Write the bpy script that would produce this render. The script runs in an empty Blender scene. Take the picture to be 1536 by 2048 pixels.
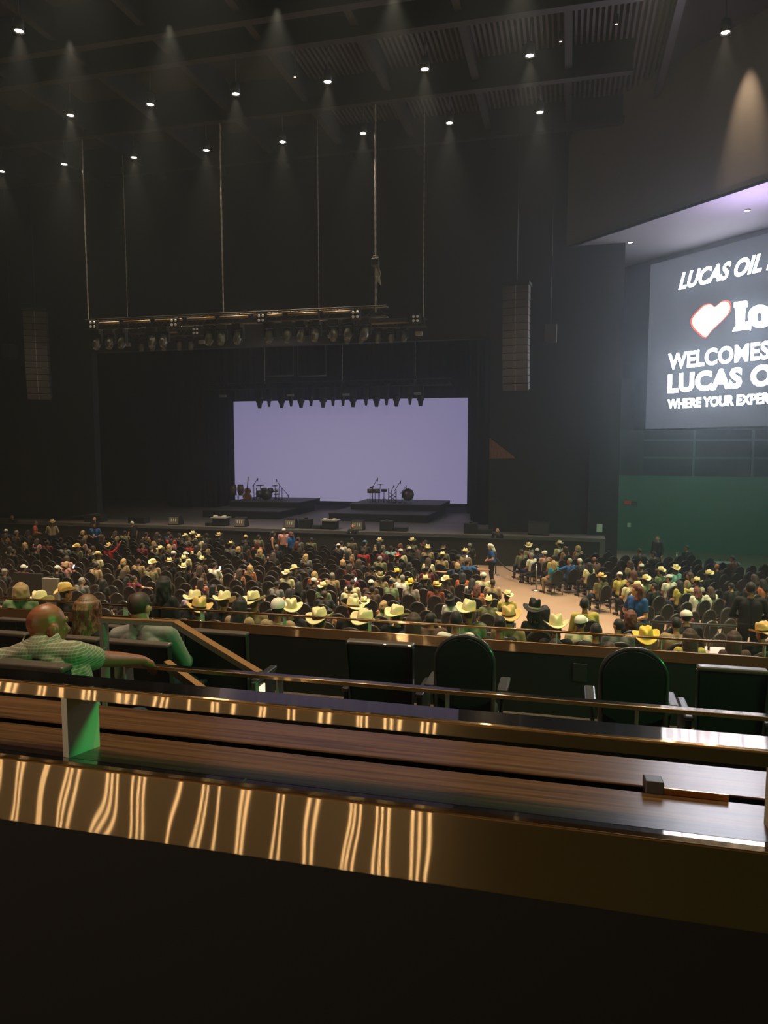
import bpy, bmesh, math, random
from mathutils import Vector, Matrix, Quaternion

C = bpy.context.scene.collection
SC = bpy.context.scene
random.seed(11)

# ------------------------------------------------------------------ camera
F_PX = 1450.0                       # focal length in pixels of the 1536 x 2048 frame
PSI = math.radians(14.2)            # looking a little to the left of the hall's axis
TH = math.atan((1024 - 893) / F_PX) # and a little down
EYE = Vector((0, 0, 5.5))
FW = Vector((-math.sin(PSI) * math.cos(TH), math.cos(PSI) * math.cos(TH), -math.sin(TH)))
RT = Vector((math.cos(PSI), math.sin(PSI), 0))
UP = RT.cross(FW)
cam_d = bpy.data.cameras.new('camera')
cam = bpy.data.objects.new('camera', cam_d)
C.objects.link(cam)
cam_d.sensor_fit = 'VERTICAL'
cam_d.sensor_height = 36.0
cam_d.lens = 36.0 * F_PX / 2048.0
cam_d.clip_start = 0.02
cam_d.clip_end = 300
cam.matrix_world = Matrix((( RT.x, UP.x, -FW.x, EYE.x), (RT.y, UP.y, -FW.y, EYE.y), (RT.z, UP.z, -FW.z, EYE.z), (0, 0, 0, 1)))
SC.camera = cam

SC.view_settings.view_transform = 'Standard'
SC.view_settings.look = 'None'
SC.view_settings.gamma = 1.0
SC.view_settings.use_curve_mapping = False
SC.view_settings.exposure = 0.0
SC.cycles.use_denoising = True
SC.cycles.max_bounces = 6
SC.cycles.volume_bounces = 1
SC.cycles.sample_clamp_indirect = 3.0
SC.cycles.caustics_reflective = False
SC.cycles.caustics_refractive = False

world = bpy.data.worlds.new('world')
SC.world = world
world.use_nodes = True
world.node_tree.nodes['Background'].inputs[0].default_value = (0.9, 0.93, 1.0, 1)
world.node_tree.nodes['Background'].inputs[1].default_value = 0.0
_vs = world.node_tree.nodes.new('ShaderNodeVolumeScatter')     # thin stage haze filling the hall
_vs.inputs['Color'].default_value = (0.76, 0.90, 1.0, 1); _vs.inputs['Density'].default_value = 0.0027; _vs.inputs['Anisotropy'].default_value = 0.83
world.node_tree.links.new(_vs.outputs[0], world.node_tree.nodes['World Output'].inputs['Volume'])

def ray(px, py):
    return FW + RT * ((px - 768) / F_PX) + UP * ((1024 - py) / F_PX)
def atY(px, py, Y):
    r = ray(px, py); return EYE + r * (Y / r.y)
def atZ(px, py, Z):
    r = ray(px, py); return EYE + r * ((Z - EYE.z) / r.z)
def on_plane(px, py, p0, n):
    r = ray(px, py); return EYE + r * ((p0 - EYE).dot(n) / r.dot(n))
def proj(p):
    v = Vector(p) - EYE; d = v.dot(FW)
    return 768 + F_PX * v.dot(RT) / d, 1024 - F_PX * v.dot(UP) / d

# ------------------------------------------------------------------ lights
WARM = (1.0, 0.78, 0.53)
def light(kind, name, loc, energy, color, **kw):
    d = bpy.data.lights.new(name, kind)
    d.energy = energy; d.color = color
    for k, v in kw.items():
        if k not in ('aim',): setattr(d, k, v)
    o = bpy.data.objects.new(name, d); C.objects.link(o); o.location = loc
    if 'aim' in kw:
        o.rotation_euler = (Vector(kw['aim']) - Vector(loc)).to_track_quat('-Z', 'Y').to_euler()
    return o

DOWN_W = 3900
LAMPS = []                                   # the hall's grid of downlights (x, y)
for px, py in ((140, 211), (300, 189), (471, 167), (655, 142), (850, 116), (1060, 88), (1452, 40), (3, 327), (128, 312), (267, 298),
               (412, 283), (565, 266), (726, 248), (899, 227), (1080, 205), (37, 37)):
    p = atZ(px, py, 18.5); LAMPS.append((p.x, p.y, True))
for k in range(9):                           # the same grid carried on over the seats nearer than the frame shows
    for y in (20.7, 16.2, 11.7, 7.2):
        x = -18.8 + 3.46 * k
        if not ((y > 20 and k < 1) or (k > 6 and y < 10)): LAMPS.append((x, y, False))
for x, y, seen in LAMPS:
    e = DOWN_W if y > 15 else DOWN_W * 0.30
    if y < 8: e = DOWN_W * 0.62
    light('SPOT', 'downlight_beam', (x, y, 18.1), e, WARM, spot_size=math.radians(54 if seen else 62), spot_blend=0.85, shadow_soft_size=0.1)
# wall washer just above the frame, grazing the tall wall on the right
_fa = atY(1133, 493, 36.0); _fb = atZ(1536, 357, _fa.z); _fn = Vector((-(_fb - _fa).y, (_fb - _fa).x, 0)).normalized()
wp = on_plane(1502, 40, _fa, _fn)
if _fn.y > 0: _fn = -_fn
wl = wp + _fn * 0.75
light('SPOT', 'wall_washer_beam', wl, 2600, (1.0, 0.68, 0.42), spot_size=math.radians(30), spot_blend=1.0, shadow_soft_size=0.06, aim=wp + Vector((0, 0, -4.5)))
# green wash from the right of the balcony and over the right-hand floor block
GREEN = (0.06, 1.0, 0.22)
light('AREA', 'green_wash_balcony', (9.0, 3.4, 7.4), 430, GREEN, size=1.0, aim=(-1.5, 3.6, 4.4))
light('SPOT', 'green_wash_floor', (11.5, 17.0, 11.0), 2600, (0.35, 1.0, 0.30), spot_size=math.radians(80), spot_blend=0.8, shadow_soft_size=0.3, aim=(0.5, 22.0, 0.5))
light('SPOT', 'green_wash_wall', (7.0, 30.2, 5.4), 600, (0.32, 1.0, 0.66), spot_size=math.radians(140), spot_blend=1.0, shadow_soft_size=0.4, aim=(6.0, 36.5, 2.4))
# clusters of small pendant bulbs in the bar behind the camera: they streak in the brushed brass
for px in (42, 52, 62, 69, 107, 116, 153, 163, 207, 218, 231, 270, 280, 293, 331, 340, 352, 407, 449, 459, 485, 531, 540, 592, 605, 658, 667,
           723, 732, 745, 785, 797, 810, 853, 863, 879):
    p = atY(px, 1650, 6.0)
    light('POINT', 'pendant_bulb_glow', (p.x, -4.0, 6.3 + 0.1 * math.sin(px)), 9.5, (1.0, 0.76, 0.52), shadow_soft_size=0.012)
light('SPOT', 'added_counter_light', (0.95, 2.55, 9.2), 150, (1.0, 0.66, 0.42), spot_size=math.radians(46), spot_blend=0.8, shadow_soft_size=0.05, aim=(-0.3, 1.05, 4.9))  # unseen lamp added to light the planks and cast the rail's shadow
light('SPOT', 'tier_ceiling_light', (-3.2, 4.3, 9.5), 320, (1.0, 0.76, 0.54), spot_size=math.radians(100), spot_blend=0.8, shadow_soft_size=0.12, aim=(-2.0, 4.6, 3.0))
light('SPOT', 'tier_ceiling_light', (1.2, 5.4, 9.5), 150, (1.0, 0.78, 0.58), spot_size=math.radians(100), spot_blend=0.8, shadow_soft_size=0.12, aim=(0.6, 5.6, 3.0))
light('SPOT', 'added_stage_light', (-14.5, 31.0, 12.0), 2600, (1.0, 0.86, 0.72), spot_size=math.radians(110), spot_blend=1.0, shadow_soft_size=0.5, aim=(-14.5, 37.0, 1.3))  # unseen lamp added to brighten the stage deck
light('AREA', 'soffit_uplight', (6.6, 30.2, 13.2), 420, (0.72, 0.55, 1.0), size=2.5, aim=(6.2, 30.4, 16.0))

# ------------------------------------------------------------------ materials
def lin(h):
    h = h.lstrip('#')
    v = [int(h[i:i + 2], 16) / 255 for i in (0, 2, 4)]
    return tuple(x / 12.92 if x <= 0.04045 else ((x + 0.055) / 1.055) ** 2.4 for x in v)
MATS = {}
def mat(name, color, rough=0.6, metal=0.0, emit=None, strength=0.0, coat=0.0, noise=None, bump=None, sheen=0.0):
    if name in MATS: return MATS[name]
    m = bpy.data.materials.new(name); m.use_nodes = True
    nt = m.node_tree; b = nt.nodes['Principled BSDF']
    col = lin(color) if isinstance(color, str) else color
    b.inputs['Base Color'].default_value = (*col, 1)
    b.inputs['Roughness'].default_value = rough
    b.inputs['Metallic'].default_value = metal
    b.inputs['Coat Weight'].default_value = coat
    b.inputs['Sheen Weight'].default_value = sheen
    if emit is not None:
        b.inputs['Emission Color'].default_value = (*(lin(emit) if isinstance(emit, str) else emit), 1)
        b.inputs['Emission Strength'].default_value = strength
    if noise:                                   # (scale, amount): soft mottling of the thing's own colour
        tc = nt.nodes.new('ShaderNodeTexCoord'); n = nt.nodes.new('ShaderNodeTexNoise'); r = nt.nodes.new('ShaderNodeMix'); r.data_type = 'RGBA'
        n.inputs['Scale'].default_value = noise[0]
        nt.links.new(tc.outputs['Object'], n.inputs['Vector']); nt.links.new(n.outputs['Fac'], r.inputs['Factor'])
        k = noise[1]
        r.inputs['A'].default_value = (*[c * (1 - k) for c in col], 1); r.inputs['B'].default_value = (*[min(1, c * (1 + k)) for c in col], 1)
        nt.links.new(r.outputs['Result'], b.inputs['Base Color'])
    if bump:
        tc = nt.nodes.new('ShaderNodeTexCoord'); n = nt.nodes.new('ShaderNodeTexNoise'); u = nt.nodes.new('ShaderNodeBump')
        n.inputs['Scale'].default_value = bump[0]; u.inputs['Strength'].default_value = bump[1]; u.inputs['Distance'].default_value = bump[2] if len(bump) > 2 else 0.01
        nt.links.new(tc.outputs['Object'], n.inputs['Vector']); nt.links.new(n.outputs['Fac'], u.inputs['Height']); nt.links.new(u.outputs['Normal'], b.inputs['Normal'])
    MATS[name] = m
    return m

def brushed_brass(name, color, a_r=0.19, aniso=0.90, wav=0.0):
    m = bpy.data.materials.new(name); m.use_nodes = True; nt = m.node_tree
    nt.nodes.remove(nt.nodes['Principled BSDF'])
    g = nt.nodes.new('ShaderNodeBsdfAnisotropic'); g.inputs['Color'].default_value = (*lin(color), 1)
    g.inputs['Roughness'].default_value = a_r; g.inputs['Anisotropy'].default_value = aniso
    t = nt.nodes.new('ShaderNodeCombineXYZ'); t.inputs[0].default_value = 1.0
    nt.links.new(t.outputs[0], g.inputs['Tangent'])
    if wav:
        tc = nt.nodes.new('ShaderNodeTexCoord'); mp = nt.nodes.new('ShaderNodeMapping'); n = nt.nodes.new('ShaderNodeTexNoise'); u = nt.nodes.new('ShaderNodeBump')
        mp.inputs['Scale'].default_value = (1, 1, 0.8); n.inputs['Scale'].default_value = 9.0; n.inputs['Detail'].default_value = 0.0
        u.inputs['Strength'].default_value = 1.0; u.inputs['Distance'].default_value = wav
        nt.links.new(tc.outputs['Object'], mp.inputs[0]); nt.links.new(mp.outputs[0], n.inputs['Vector'])
        nt.links.new(n.outputs['Fac'], u.inputs['Height']); nt.links.new(u.outputs['Normal'], g.inputs['Normal'])
    if wav:                                     # broader sheen under the sharp streaks
        g2 = nt.nodes.new('ShaderNodeBsdfAnisotropic'); g2.inputs['Color'].default_value = (*lin(color), 1); g2.inputs['Roughness'].default_value = 0.30; g2.inputs['Anisotropy'].default_value = 0.72
        nt.links.new(t.outputs[0], g2.inputs['Tangent']); mx = nt.nodes.new('ShaderNodeMixShader'); mx.inputs[0].default_value = 0.24
        nt.links.new(g.outputs[0], mx.inputs[1]); nt.links.new(g2.outputs[0], mx.inputs[2]); nt.links.new(mx.outputs[0], nt.nodes['Material Output'].inputs['Surface'])
    else: nt.links.new(g.outputs[0], nt.nodes['Material Output'].inputs['Surface'])
    MATS[name] = m
    return m

def wood(name, c1, c2, rough=0.32, axis=0):
    m = bpy.data.materials.new(name); m.use_nodes = True; nt = m.node_tree; b = nt.nodes['Principled BSDF']
    tc = nt.nodes.new('ShaderNodeTexCoord'); mp = nt.nodes.new('ShaderNodeMapping')
    sc = [1, 1, 1]; sc[axis] = 0.05
    mp.inputs['Scale'].default_value = sc
    n1 = nt.nodes.new('ShaderNodeTexNoise'); n1.inputs['Scale'].default_value = 60; n1.inputs['Detail'].default_value = 6; n1.inputs['Distortion'].default_value = 0.6
    n2 = nt.nodes.new('ShaderNodeTexNoise'); n2.inputs['Scale'].default_value = 420; n2.inputs['Detail'].default_value = 3
    add = nt.nodes.new('ShaderNodeMath'); add.operation = 'MULTIPLY_ADD'; add.inputs[1].default_value = 0.35
    cr = nt.nodes.new('ShaderNodeValToRGB')
    cr.color_ramp.elements[0].position = 0.42; cr.color_ramp.elements[0].color = (*lin(c1), 1)
    cr.color_ramp.elements[1].position = 0.82; cr.color_ramp.elements[1].color = (*lin(c2), 1)
    nt.links.new(tc.outputs['Object'], mp.inputs[0])
    nt.links.new(mp.outputs[0], n1.inputs['Vector']); nt.links.new(mp.outputs[0], n2.inputs['Vector'])
    nt.links.new(n2.outputs['Fac'], add.inputs[0]); nt.links.new(n1.outputs['Fac'], add.inputs[2])
    nt.links.new(add.outputs[0], cr.inputs['Fac']); nt.links.new(cr.outputs['Color'], b.inputs['Base Color'])
    u = nt.nodes.new('ShaderNodeBump'); u.inputs['Strength'].default_value = 0.25; u.inputs['Distance'].default_value = 0.001
    nt.links.new(add.outputs[0], u.inputs['Height']); nt.links.new(u.outputs['Normal'], b.inputs['Normal'])
    b.inputs['Roughness'].default_value = rough
    MATS[name] = m
    return m

def plaid(name, base, line, line2, s=38.0):
    m = bpy.data.materials.new(name); m.use_nodes = True; nt = m.node_tree; b = nt.nodes['Principled BSDF']
    tc = nt.nodes.new('ShaderNodeTexCoord'); sep = nt.nodes.new('ShaderNodeSeparateXYZ'); nt.links.new(tc.outputs['Object'], sep.inputs[0])
    outs = []
    for i, (ax, off) in enumerate(((0, 0), (2, 0))):
        f = nt.nodes.new('ShaderNodeMath'); f.operation = 'MULTIPLY'; f.inputs[1].default_value = s
        nt.links.new(sep.outputs[ax], f.inputs[0])
        fr = nt.nodes.new('ShaderNodeMath'); fr.operation = 'FRACT'; nt.links.new(f.outputs[0], fr.inputs[0])
        lt = nt.nodes.new('ShaderNodeMath'); lt.operation = 'LESS_THAN'; lt.inputs[1].default_value = 0.26; nt.links.new(fr.outputs[0], lt.inputs[0])
        outs.append(lt)
    m1 = nt.nodes.new('ShaderNodeMix'); m1.data_type = 'RGBA'; m1.inputs['A'].default_value = (*lin(base), 1); m1.inputs['B'].default_value = (*lin(line), 1)
    m2 = nt.nodes.new('ShaderNodeMix'); m2.data_type = 'RGBA'; m2.inputs['B'].default_value = (*lin(line2), 1)
    nt.links.new(outs[0].outputs[0], m1.inputs['Factor']); nt.links.new(m1.outputs['Result'], m2.inputs['A']); nt.links.new(outs[1].outputs[0], m2.inputs['Factor'])
    nt.links.new(m2.outputs['Result'], b.inputs['Base Color']); b.inputs['Roughness'].default_value = 0.85
    MATS[name] = m
    return m

BLACK = mat('black_paint', (0.012, 0.012, 0.012), 0.75)
M_WALL = mat('black_wall_paint', (0.020, 0.020, 0.021), 0.85)
M_WALLG = mat('charcoal_wall_paint', (0.055, 0.056, 0.058), 0.85)
M_CEIL = mat('black_ceiling_paint', (0.020, 0.018, 0.016), 0.9)
M_BEAM = mat('black_steel', (0.035, 0.032, 0.029), 0.55, 0.3)
M_STAGE = mat('stage_deck', (0.115, 0.102, 0.092), 0.55, noise=(1.4, 0.25))
M_FLOOR = mat('polished_concrete', lin('#a98e76'), 0.42, noise=(0.8, 0.12))
M_DRAPE = mat('black_drape', (0.010, 0.010, 0.011), 0.95)
M_GREENWALL = mat('green_wall_paint', lin('#4f7a66'), 0.8)
M_BRASS = brushed_brass('brushed_brass_fascia', '#cfb286', 0.13, 0.96, 0.0006)
M_BRASS_TOP = mat('polished_brass', lin('#c99c63'), 0.16, 1.0)
M_DARKTOP = brushed_brass('smoked_metal_top', '#a29a94', 0.10, 0.80, 0.0)
M_POST = mat('satin_metal_post', lin('#d0cabb'), 0.5, 0.2)
M_WOODF = wood('walnut_plank', '#4a2a17', '#8e5e3a', 0.30)
M_PANEL = mat('black_front_panel', (0.005, 0.004, 0.003), 0.7)
M_LAMP = mat('lamp_lens', (0.9, 0.85, 0.75), 0.4, emit=(1.0, 0.86, 0.66), strength=45.0)
M_SMALL = mat('small_lamp_lens', (0.8, 0.6, 0.5), 0.4, emit=(1.0, 0.62, 0.42), strength=3.5)
M_STEEL = mat('galvanised_steel', (0.42, 0.40, 0.37), 0.35, 0.9)
M_DARKSTEEL = mat('dark_truss_metal', (0.10, 0.09, 0.08), 0.4, 0.8)
M_CASE = mat('black_equipment_case', (0.018, 0.018, 0.018), 0.5)
M_GRILLE = mat('speaker_grille', (0.16, 0.135, 0.10), 0.6, 0.2)
M_VINYL = mat('black_vinyl', (0.03, 0.03, 0.03), 0.30, coat=0.5)
M_FABRIC = mat('black_upholstery', (0.008, 0.008, 0.008), 0.9)
M_FRAME = mat('chair_frame_paint', (0.02, 0.02, 0.02), 0.35, 0.3)
M_GREYPLASTIC = mat('grey_plastic_pan', (0.62, 0.60, 0.57), 0.5)
M_WHITE = mat('white_paper', (0.75, 0.72, 0.62), 0.7)
M_SCREEN = mat('projection_screen', (0.3, 0.3, 0.3), 0.9, emit=lin('#8680a8'), strength=0.80)
M_LED = mat('led_wall_dark', (0.03, 0.03, 0.035), 0.5, emit=(0.55, 0.6, 0.75), strength=0.115)
M_LETTER = mat('led_white', (1, 1, 1), 0.5, emit=(0.86, 0.88, 1.0), strength=36.0)
M_HEART = mat('led_yellow', (1, 0.9, 0.4), 0.5, emit=(1.0, 0.90, 0.58), strength=1.9)
M_HEARTRED = mat('led_red', (1, 0.1, 0.05), 0.5, emit=(1.0, 0.05, 0.03), strength=2.2)
# ------------------------------------------------------------------ mesh helpers
class MB:
    """collects closed shapes into one mesh"""
    def __init__(s): s.bm = bmesh.new()
    def box(s, x0, x1, y0, y1, z0, z1, bev=0.0, seg=2):
        return s.obox(((x0 + x1) / 2, (y0 + y1) / 2, (z0 + z1) / 2), (abs(x1 - x0), abs(y1 - y0), abs(z1 - z0)), None, bev, seg)
    def obox(s, c, size, rot=None, bev=0.0, seg=2):
        b = bmesh.new()
        bmesh.ops.create_cube(b, size=1.0)
        bmesh.ops.scale(b, vec=size, verts=b.verts)
        if bev: bmesh.ops.bevel(b, geom=list(b.edges), offset=bev, segments=seg, affect='EDGES', profile=0.5)
        M = Matrix.Translation(c)
        if rot is not None: M = M @ (rot.to_4x4() if isinstance(rot, Matrix) else rot)
        return s.add(b, M)
    def add(s, b, M=None):
        vm = {}
        for v in b.verts: vm[v] = s.bm.verts.new(M @ v.co if M is not None else v.co)
        for f in b.faces:
            try: nf = s.bm.faces.new([vm[v] for v in f.verts]); nf.smooth = f.smooth
            except ValueError: pass
        b.free(); return s
    def cyl(s, a, b_, ra, rb=None, n=12, cap=True):
        a, b_ = Vector(a), Vector(b_); rb = ra if rb is None else rb
        q = (b_ - a).to_track_quat('Z', 'Y').to_matrix()
        r0 = [s.bm.verts.new(a + q @ Vector((ra * math.cos(t), ra * math.sin(t), 0))) for t in [2 * math.pi * i / n for i in range(n)]]
        r1 = [s.bm.verts.new(b_ + q @ Vector((rb * math.cos(t), rb * math.sin(t), 0))) for t in [2 * math.pi * i / n for i in range(n)]]
        for i in range(n):
            s.bm.faces.new((r0[i], r0[(i + 1) % n], r1[(i + 1) % n], r1[i])).smooth = True
        if cap:
            s.bm.faces.new(r0[::-1]); s.bm.faces.new(r1)
        return s
    def ell(s, c, r, rot=None, u=12, v=8):
        b = bmesh.new(); bmesh.ops.create_uvsphere(b, u_segments=u, v_segments=v, radius=1.0)
        for f in b.faces: f.smooth = True
        bmesh.ops.scale(b, vec=r if hasattr(r, '__len__') else (r, r, r), verts=b.verts)
        M = Matrix.Translation(c)
        if rot is not None: M = M @ rot.to_4x4()
        return s.add(b, M)
    def cap(s, a, b_, ra, rb, n=10):
        """tapered capsule"""
        a, b_ = Vector(a), Vector(b_); ax = b_ - a; L = ax.length
        q = ax.to_track_quat('Z', 'Y').to_matrix() if L > 1e-6 else Matrix.Identity(3)
        prof = [(ra * math.cos(t), -ra * math.sin(t)) for t in (1.2, 0.8, 0.4, 0.0)] + [(rb * math.cos(t), L + rb * math.sin(t)) for t in (0.0, 0.4, 0.8, 1.2)]
        rings = [[s.bm.verts.new(a + q @ Vector((r * math.cos(2 * math.pi * i / n), r * math.sin(2 * math.pi * i / n), z))) for i in range(n)] for r, z in prof]
        for r0, r1 in zip(rings, rings[1:]):
            for i in range(n): s.bm.faces.new((r0[i], r0[(i + 1) % n], r1[(i + 1) % n], r1[i])).smooth = True
        p0 = s.bm.verts.new(a + q @ Vector((0, 0, -ra))); p1 = s.bm.verts.new(a + q @ Vector((0, 0, L + rb)))
        for i in range(n):
            s.bm.faces.new((p0, rings[0][(i + 1) % n], rings[0][i])).smooth = True
            s.bm.faces.new((p1, rings[-1][i], rings[-1][(i + 1) % n])).smooth = True
        return s
    def tube(s, pts, r, n=8, closed=False):
        pts = [Vector(p) for p in pts]; rings = []
        k = len(pts)
        for i, p in enumerate(pts):
            d = (pts[(i + 1) % k] - pts[i - 1]) if closed else (pts[min(i + 1, k - 1)] - pts[max(i - 1, 0)])
            q = d.to_track_quat('Z', 'Y').to_matrix() if abs(d.normalized().z) < 0.98 or True else Matrix.Identity(3)
            rr = r[i] if hasattr(r, '__len__') else r
            rings.append([s.bm.verts.new(p + q @ Vector((rr * math.cos(2 * math.pi * j / n), rr * math.sin(2 * math.pi * j / n), 0))) for j in range(n)])
        pairs = list(zip(rings, rings[1:])) + ([(rings[-1], rings[0])] if closed else [])
        for r0, r1 in pairs:
            # align rings against twist
            best = min(range(n), key=lambda o: sum((r0[j].co - r1[(j + o) % n].co).length_squared for j in range(0, n, 2)))
            for j in range(n):
                s.bm.faces.new((r0[j], r0[(j + 1) % n], r1[(j + 1 + best) % n], r1[(j + best) % n])).smooth = True
        if not closed:
            s.bm.faces.new(rings[0][::-1]); s.bm.faces.new(rings[-1])
        return s
    def lathe(s, prof, M=None, n=20):
        rings = []
        for r, z in prof:
            if r < 1e-5: rings.append([s.bm.verts.new(Vector((0, 0, z)))])
            else: rings.append([s.bm.verts.new(Vector((r * math.cos(2 * math.pi * i / n), r * math.sin(2 * math.pi * i / n), z))) for i in range(n)])
        for r0, r1 in zip(rings, rings[1:]):
            for i in range(n):
                j = (i + 1) % n
                if len(r0) == 1 and len(r1) == 1: continue
                if len(r0) == 1: f = s.bm.faces.new((r0[0], r1[j], r1[i]))
                elif len(r1) == 1: f = s.bm.faces.new((r0[i], r0[j], r1[0]))
                else: f = s.bm.faces.new((r0[i], r0[j], r1[j], r1[i]))
                f.smooth = True
        if M is not None:
            for ring in rings:
                for v in ring: v.co = M @ v.co
        return s
    def prism(s, pts, vec):
        """closed polygon of 3-D points pushed along vec"""
        pts = [Vector(p) for p in pts]; vec = Vector(vec)
        a = [s.bm.verts.new(p) for p in pts]; b = [s.bm.verts.new(p + vec) for p in pts]
        k = len(pts)
        s.bm.faces.new(a); s.bm.faces.new(b[::-1])
        for i in range(k): s.bm.faces.new((a[i], b[i], b[(i + 1) % k], a[(i + 1) % k]))
        return s
    def mesh(s, name, m=None):
        bmesh.ops.recalc_face_normals(s.bm, faces=s.bm.faces)
        me = bpy.data.meshes.new(name); s.bm.to_mesh(me); s.bm.free()
        me.materials.append(m)
        return me
    def build(s, name, m, parent=None, loc=None):
        return put(s.mesh(name, m), name, None, parent, loc)

def put(me, name, m=None, parent=None, loc=None, rz=None, M=None):
    """one object on mesh ME; M_ sets the material on the object itself so that meshes are shared"""
    o = bpy.data.objects.new(name, me); C.objects.link(o)
    if m is not None:
        o.material_slots[0].link = 'OBJECT'; o.material_slots[0].material = m
    if parent is not None: o.parent = parent
    if M is not None: o.matrix_basis = M
    else:
        if loc is not None: o.location = loc
        if rz is not None: o.rotation_euler = (0, 0, rz)
    return o
def empty(name, loc=(0, 0, 0), rz=0.0):
    o = bpy.data.objects.new(name, None); C.objects.link(o); o.location = loc; o.rotation_euler = (0, 0, rz); o.empty_display_size = 0.1
    return o
def tag(o, label, cat, group=None, kind=None):
    o['label'] = label; o['category'] = cat
    if group: o['group'] = group
    if kind: o['kind'] = kind
    return o
def structure(o, label=None):
    o['kind'] = 'structure'
    if label: o['label'] = label; o['category'] = 'building'
    return o
def children(o): return [c for c in bpy.data.objects if c.parent is o]
def dup_tree(o, kids=None, parent=None):
    c = o.copy(); C.objects.link(c)
    if parent is not None: c.parent = parent
    for k in (kids[o.name] if kids else children(o)):
        dup_tree(k, kids, c)
    return c
ORD1 = 'zeroth first second third fourth fifth sixth seventh eighth ninth tenth eleventh twelfth thirteenth fourteenth fifteenth sixteenth seventeenth eighteenth nineteenth'.split()
TENS = {2: 'twent', 3: 'thirt', 4: 'fort', 5: 'fift', 6: 'sixt'}
def nth(n):
    if n < 20: return ORD1[n]
    t, u = divmod(n, 10)
    return TENS[t] + 'ieth' if u == 0 else TENS[t] + 'y-' + ORD1[u]

# ------------------------------------------------------------------ the hall
FLOOR_Y1 = 60.0
b = MB(); b.box(-48, 26, 7.9, FLOOR_Y1, -0.2, 0.0); structure(b.build('floor', M_FLOOR))
b = MB(); b.box(-48, 26, -9, FLOOR_Y1, 20.6, 20.8); structure(b.build('ceiling', M_CEIL))
b = MB(); b.box(-48, 26, 50, 50.3, 0, 20.6); structure(b.build('wall_back', M_WALL))
b = MB(); b.box(-48.3, -48, -9, 50, 0, 20.6); structure(b.build('wall_left', M_WALL))
b = MB(); b.box(25.7, 26, -9, 50, 0, 20.6); structure(b.build('wall_right', M_WALL))
b = MB(); b.box(-48, 26, -9.3, -9, 3.0, 20.6); structure(b.build('wall_behind', M_WALL))
# proscenium
PY = 36.0
pl, pr = atY(190, 900, PY).x, atY(979, 900, PY).x
hz = atY(585, 690, PY).z
FA = atY(1133, 493, PY)                       # where the tall wall's lower edge meets the proscenium
FB = atZ(1536, 357, FA.z)
gw = atY(1236, 951, PY + 0.5)
b = MB(); b.box(-48, pl, PY, PY + 0.5, 0, 20.6); structure(b.build('wall_stage_left', M_WALL))
b = MB(); b.box(pr, gw.x, PY, PY + 0.5, 0, 20.6); structure(b.build('wall_stage_right', M_WALL))
b = MB(); b.box(pl, pr, PY, PY + 0.5, hz, 20.6); structure(b.build('wall_proscenium_header', M_WALL))
tr = (FB - FA); tr.z = 0; tr.normalize()      # along the tall wall, towards us
nr = Vector((-tr.y, tr.x, 0))                 # away from us
if nr.y < 0: nr = -nr
FE = FA + tr * 16
b = MB(); b.prism([FA, FE, Vector((FE.x, FE.y, 20.6)), Vector((FA.x, FA.y, 20.6))], nr * 0.3)
structure(b.build('wall_right_upper', mat('grey_wall_paint', (0.13, 0.13, 0.125), 0.85)))
# recessed LED wall plane behind it
Q = atZ(1536, 457, FA.z - 0.01)
SN = nr
sgn = lambda px, py, off=0.0: on_plane(px, py, Q - SN * off, SN)
q0 = sgn(1236, 700); q1 = q0 + tr * 14
zb = sgn(1291, 858).z - 0.06
b = MB(); b.prism([Vector((FA.x, FA.y, FA.z)) - tr * 1.0, FE, Vector((q1.x, q1.y, FA.z)), Vector((q0.x, q0.y, FA.z)) - tr * 1.0], (0, 0, 0.2))
structure(b.build('ceiling_soffit', mat('soffit_paint', (0.09, 0.085, 0.095), 0.8)))
b = MB(); b.prism([Vector((q0.x, q0.y, zb)), Vector((q1.x, q1.y, zb)), Vector((q1.x, q1.y, FA.z)), Vector((q0.x, q0.y, FA.z))], SN * 0.3)
structure(b.build('wall_sign', M_WALLG))
GY = sgn(1291, 858).y + 0.45
gl = atY(1236, 951, GY); glx = gl.x - 2.0
b = MB(); b.prism([Vector((q0.x, q0.y, zb)), Vector((q1.x, q1.y, zb)), Vector((q1.x + 6, GY, zb)), Vector((q0.x, max(GY, q0.y), zb))], (0, 0, 0.12))
structure(b.build('ceiling_overhang', M_WALLG))
gz = gl.z
b = MB(); b.box(glx, 25.7, GY, GY + 0.3, 0, gz); structure(b.build('wall_green', M_GREENWALL))
b = MB(); b.box(glx, 25.7, GY + 0.1, GY + 0.4, gz, 9.0)
structure(b.build('wall_glazed_band', mat('dark_glazing', (0.03, 0.032, 0.036), 0.75)))
xs = atY(1287, 905, GY).x
b = MB(); b.box(glx, xs, GY - 0.05, GY + 0.1, gz, zb); structure(b.build('wall_pier', M_WALLG))
b = MB()
zm = atY(1400, 916, GY).z; zt2 = atY(1400, 880, GY).z
b.box(xs, 20, GY + 0.03, GY + 0.1, zm - 0.05, zm + 0.05); b.box(xs, 20, GY + 0.03, GY + 0.1, zt2 - 0.05, zt2 + 0.05)
for px in (1388, 1506): 
    x = atY(px, 905, GY).x; b.box(x - 0.06, x + 0.06, GY + 0.03, GY + 0.1, gz, zb)
structure(b.build('trim_glazing_bars', mat('grey_glazing_bar', (0.09, 0.09, 0.10), 0.5)))
# darker return to the left of the green wall, and the side panel at the stage
xp = atY(1178, 950, PY - 0.35).x
b = MB(); b.box(xp, gw.x, PY - 0.35, PY, 0, atY(1178, 880, PY).z); structure(b.build('wall_stage_pier', M_WALL))

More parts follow.
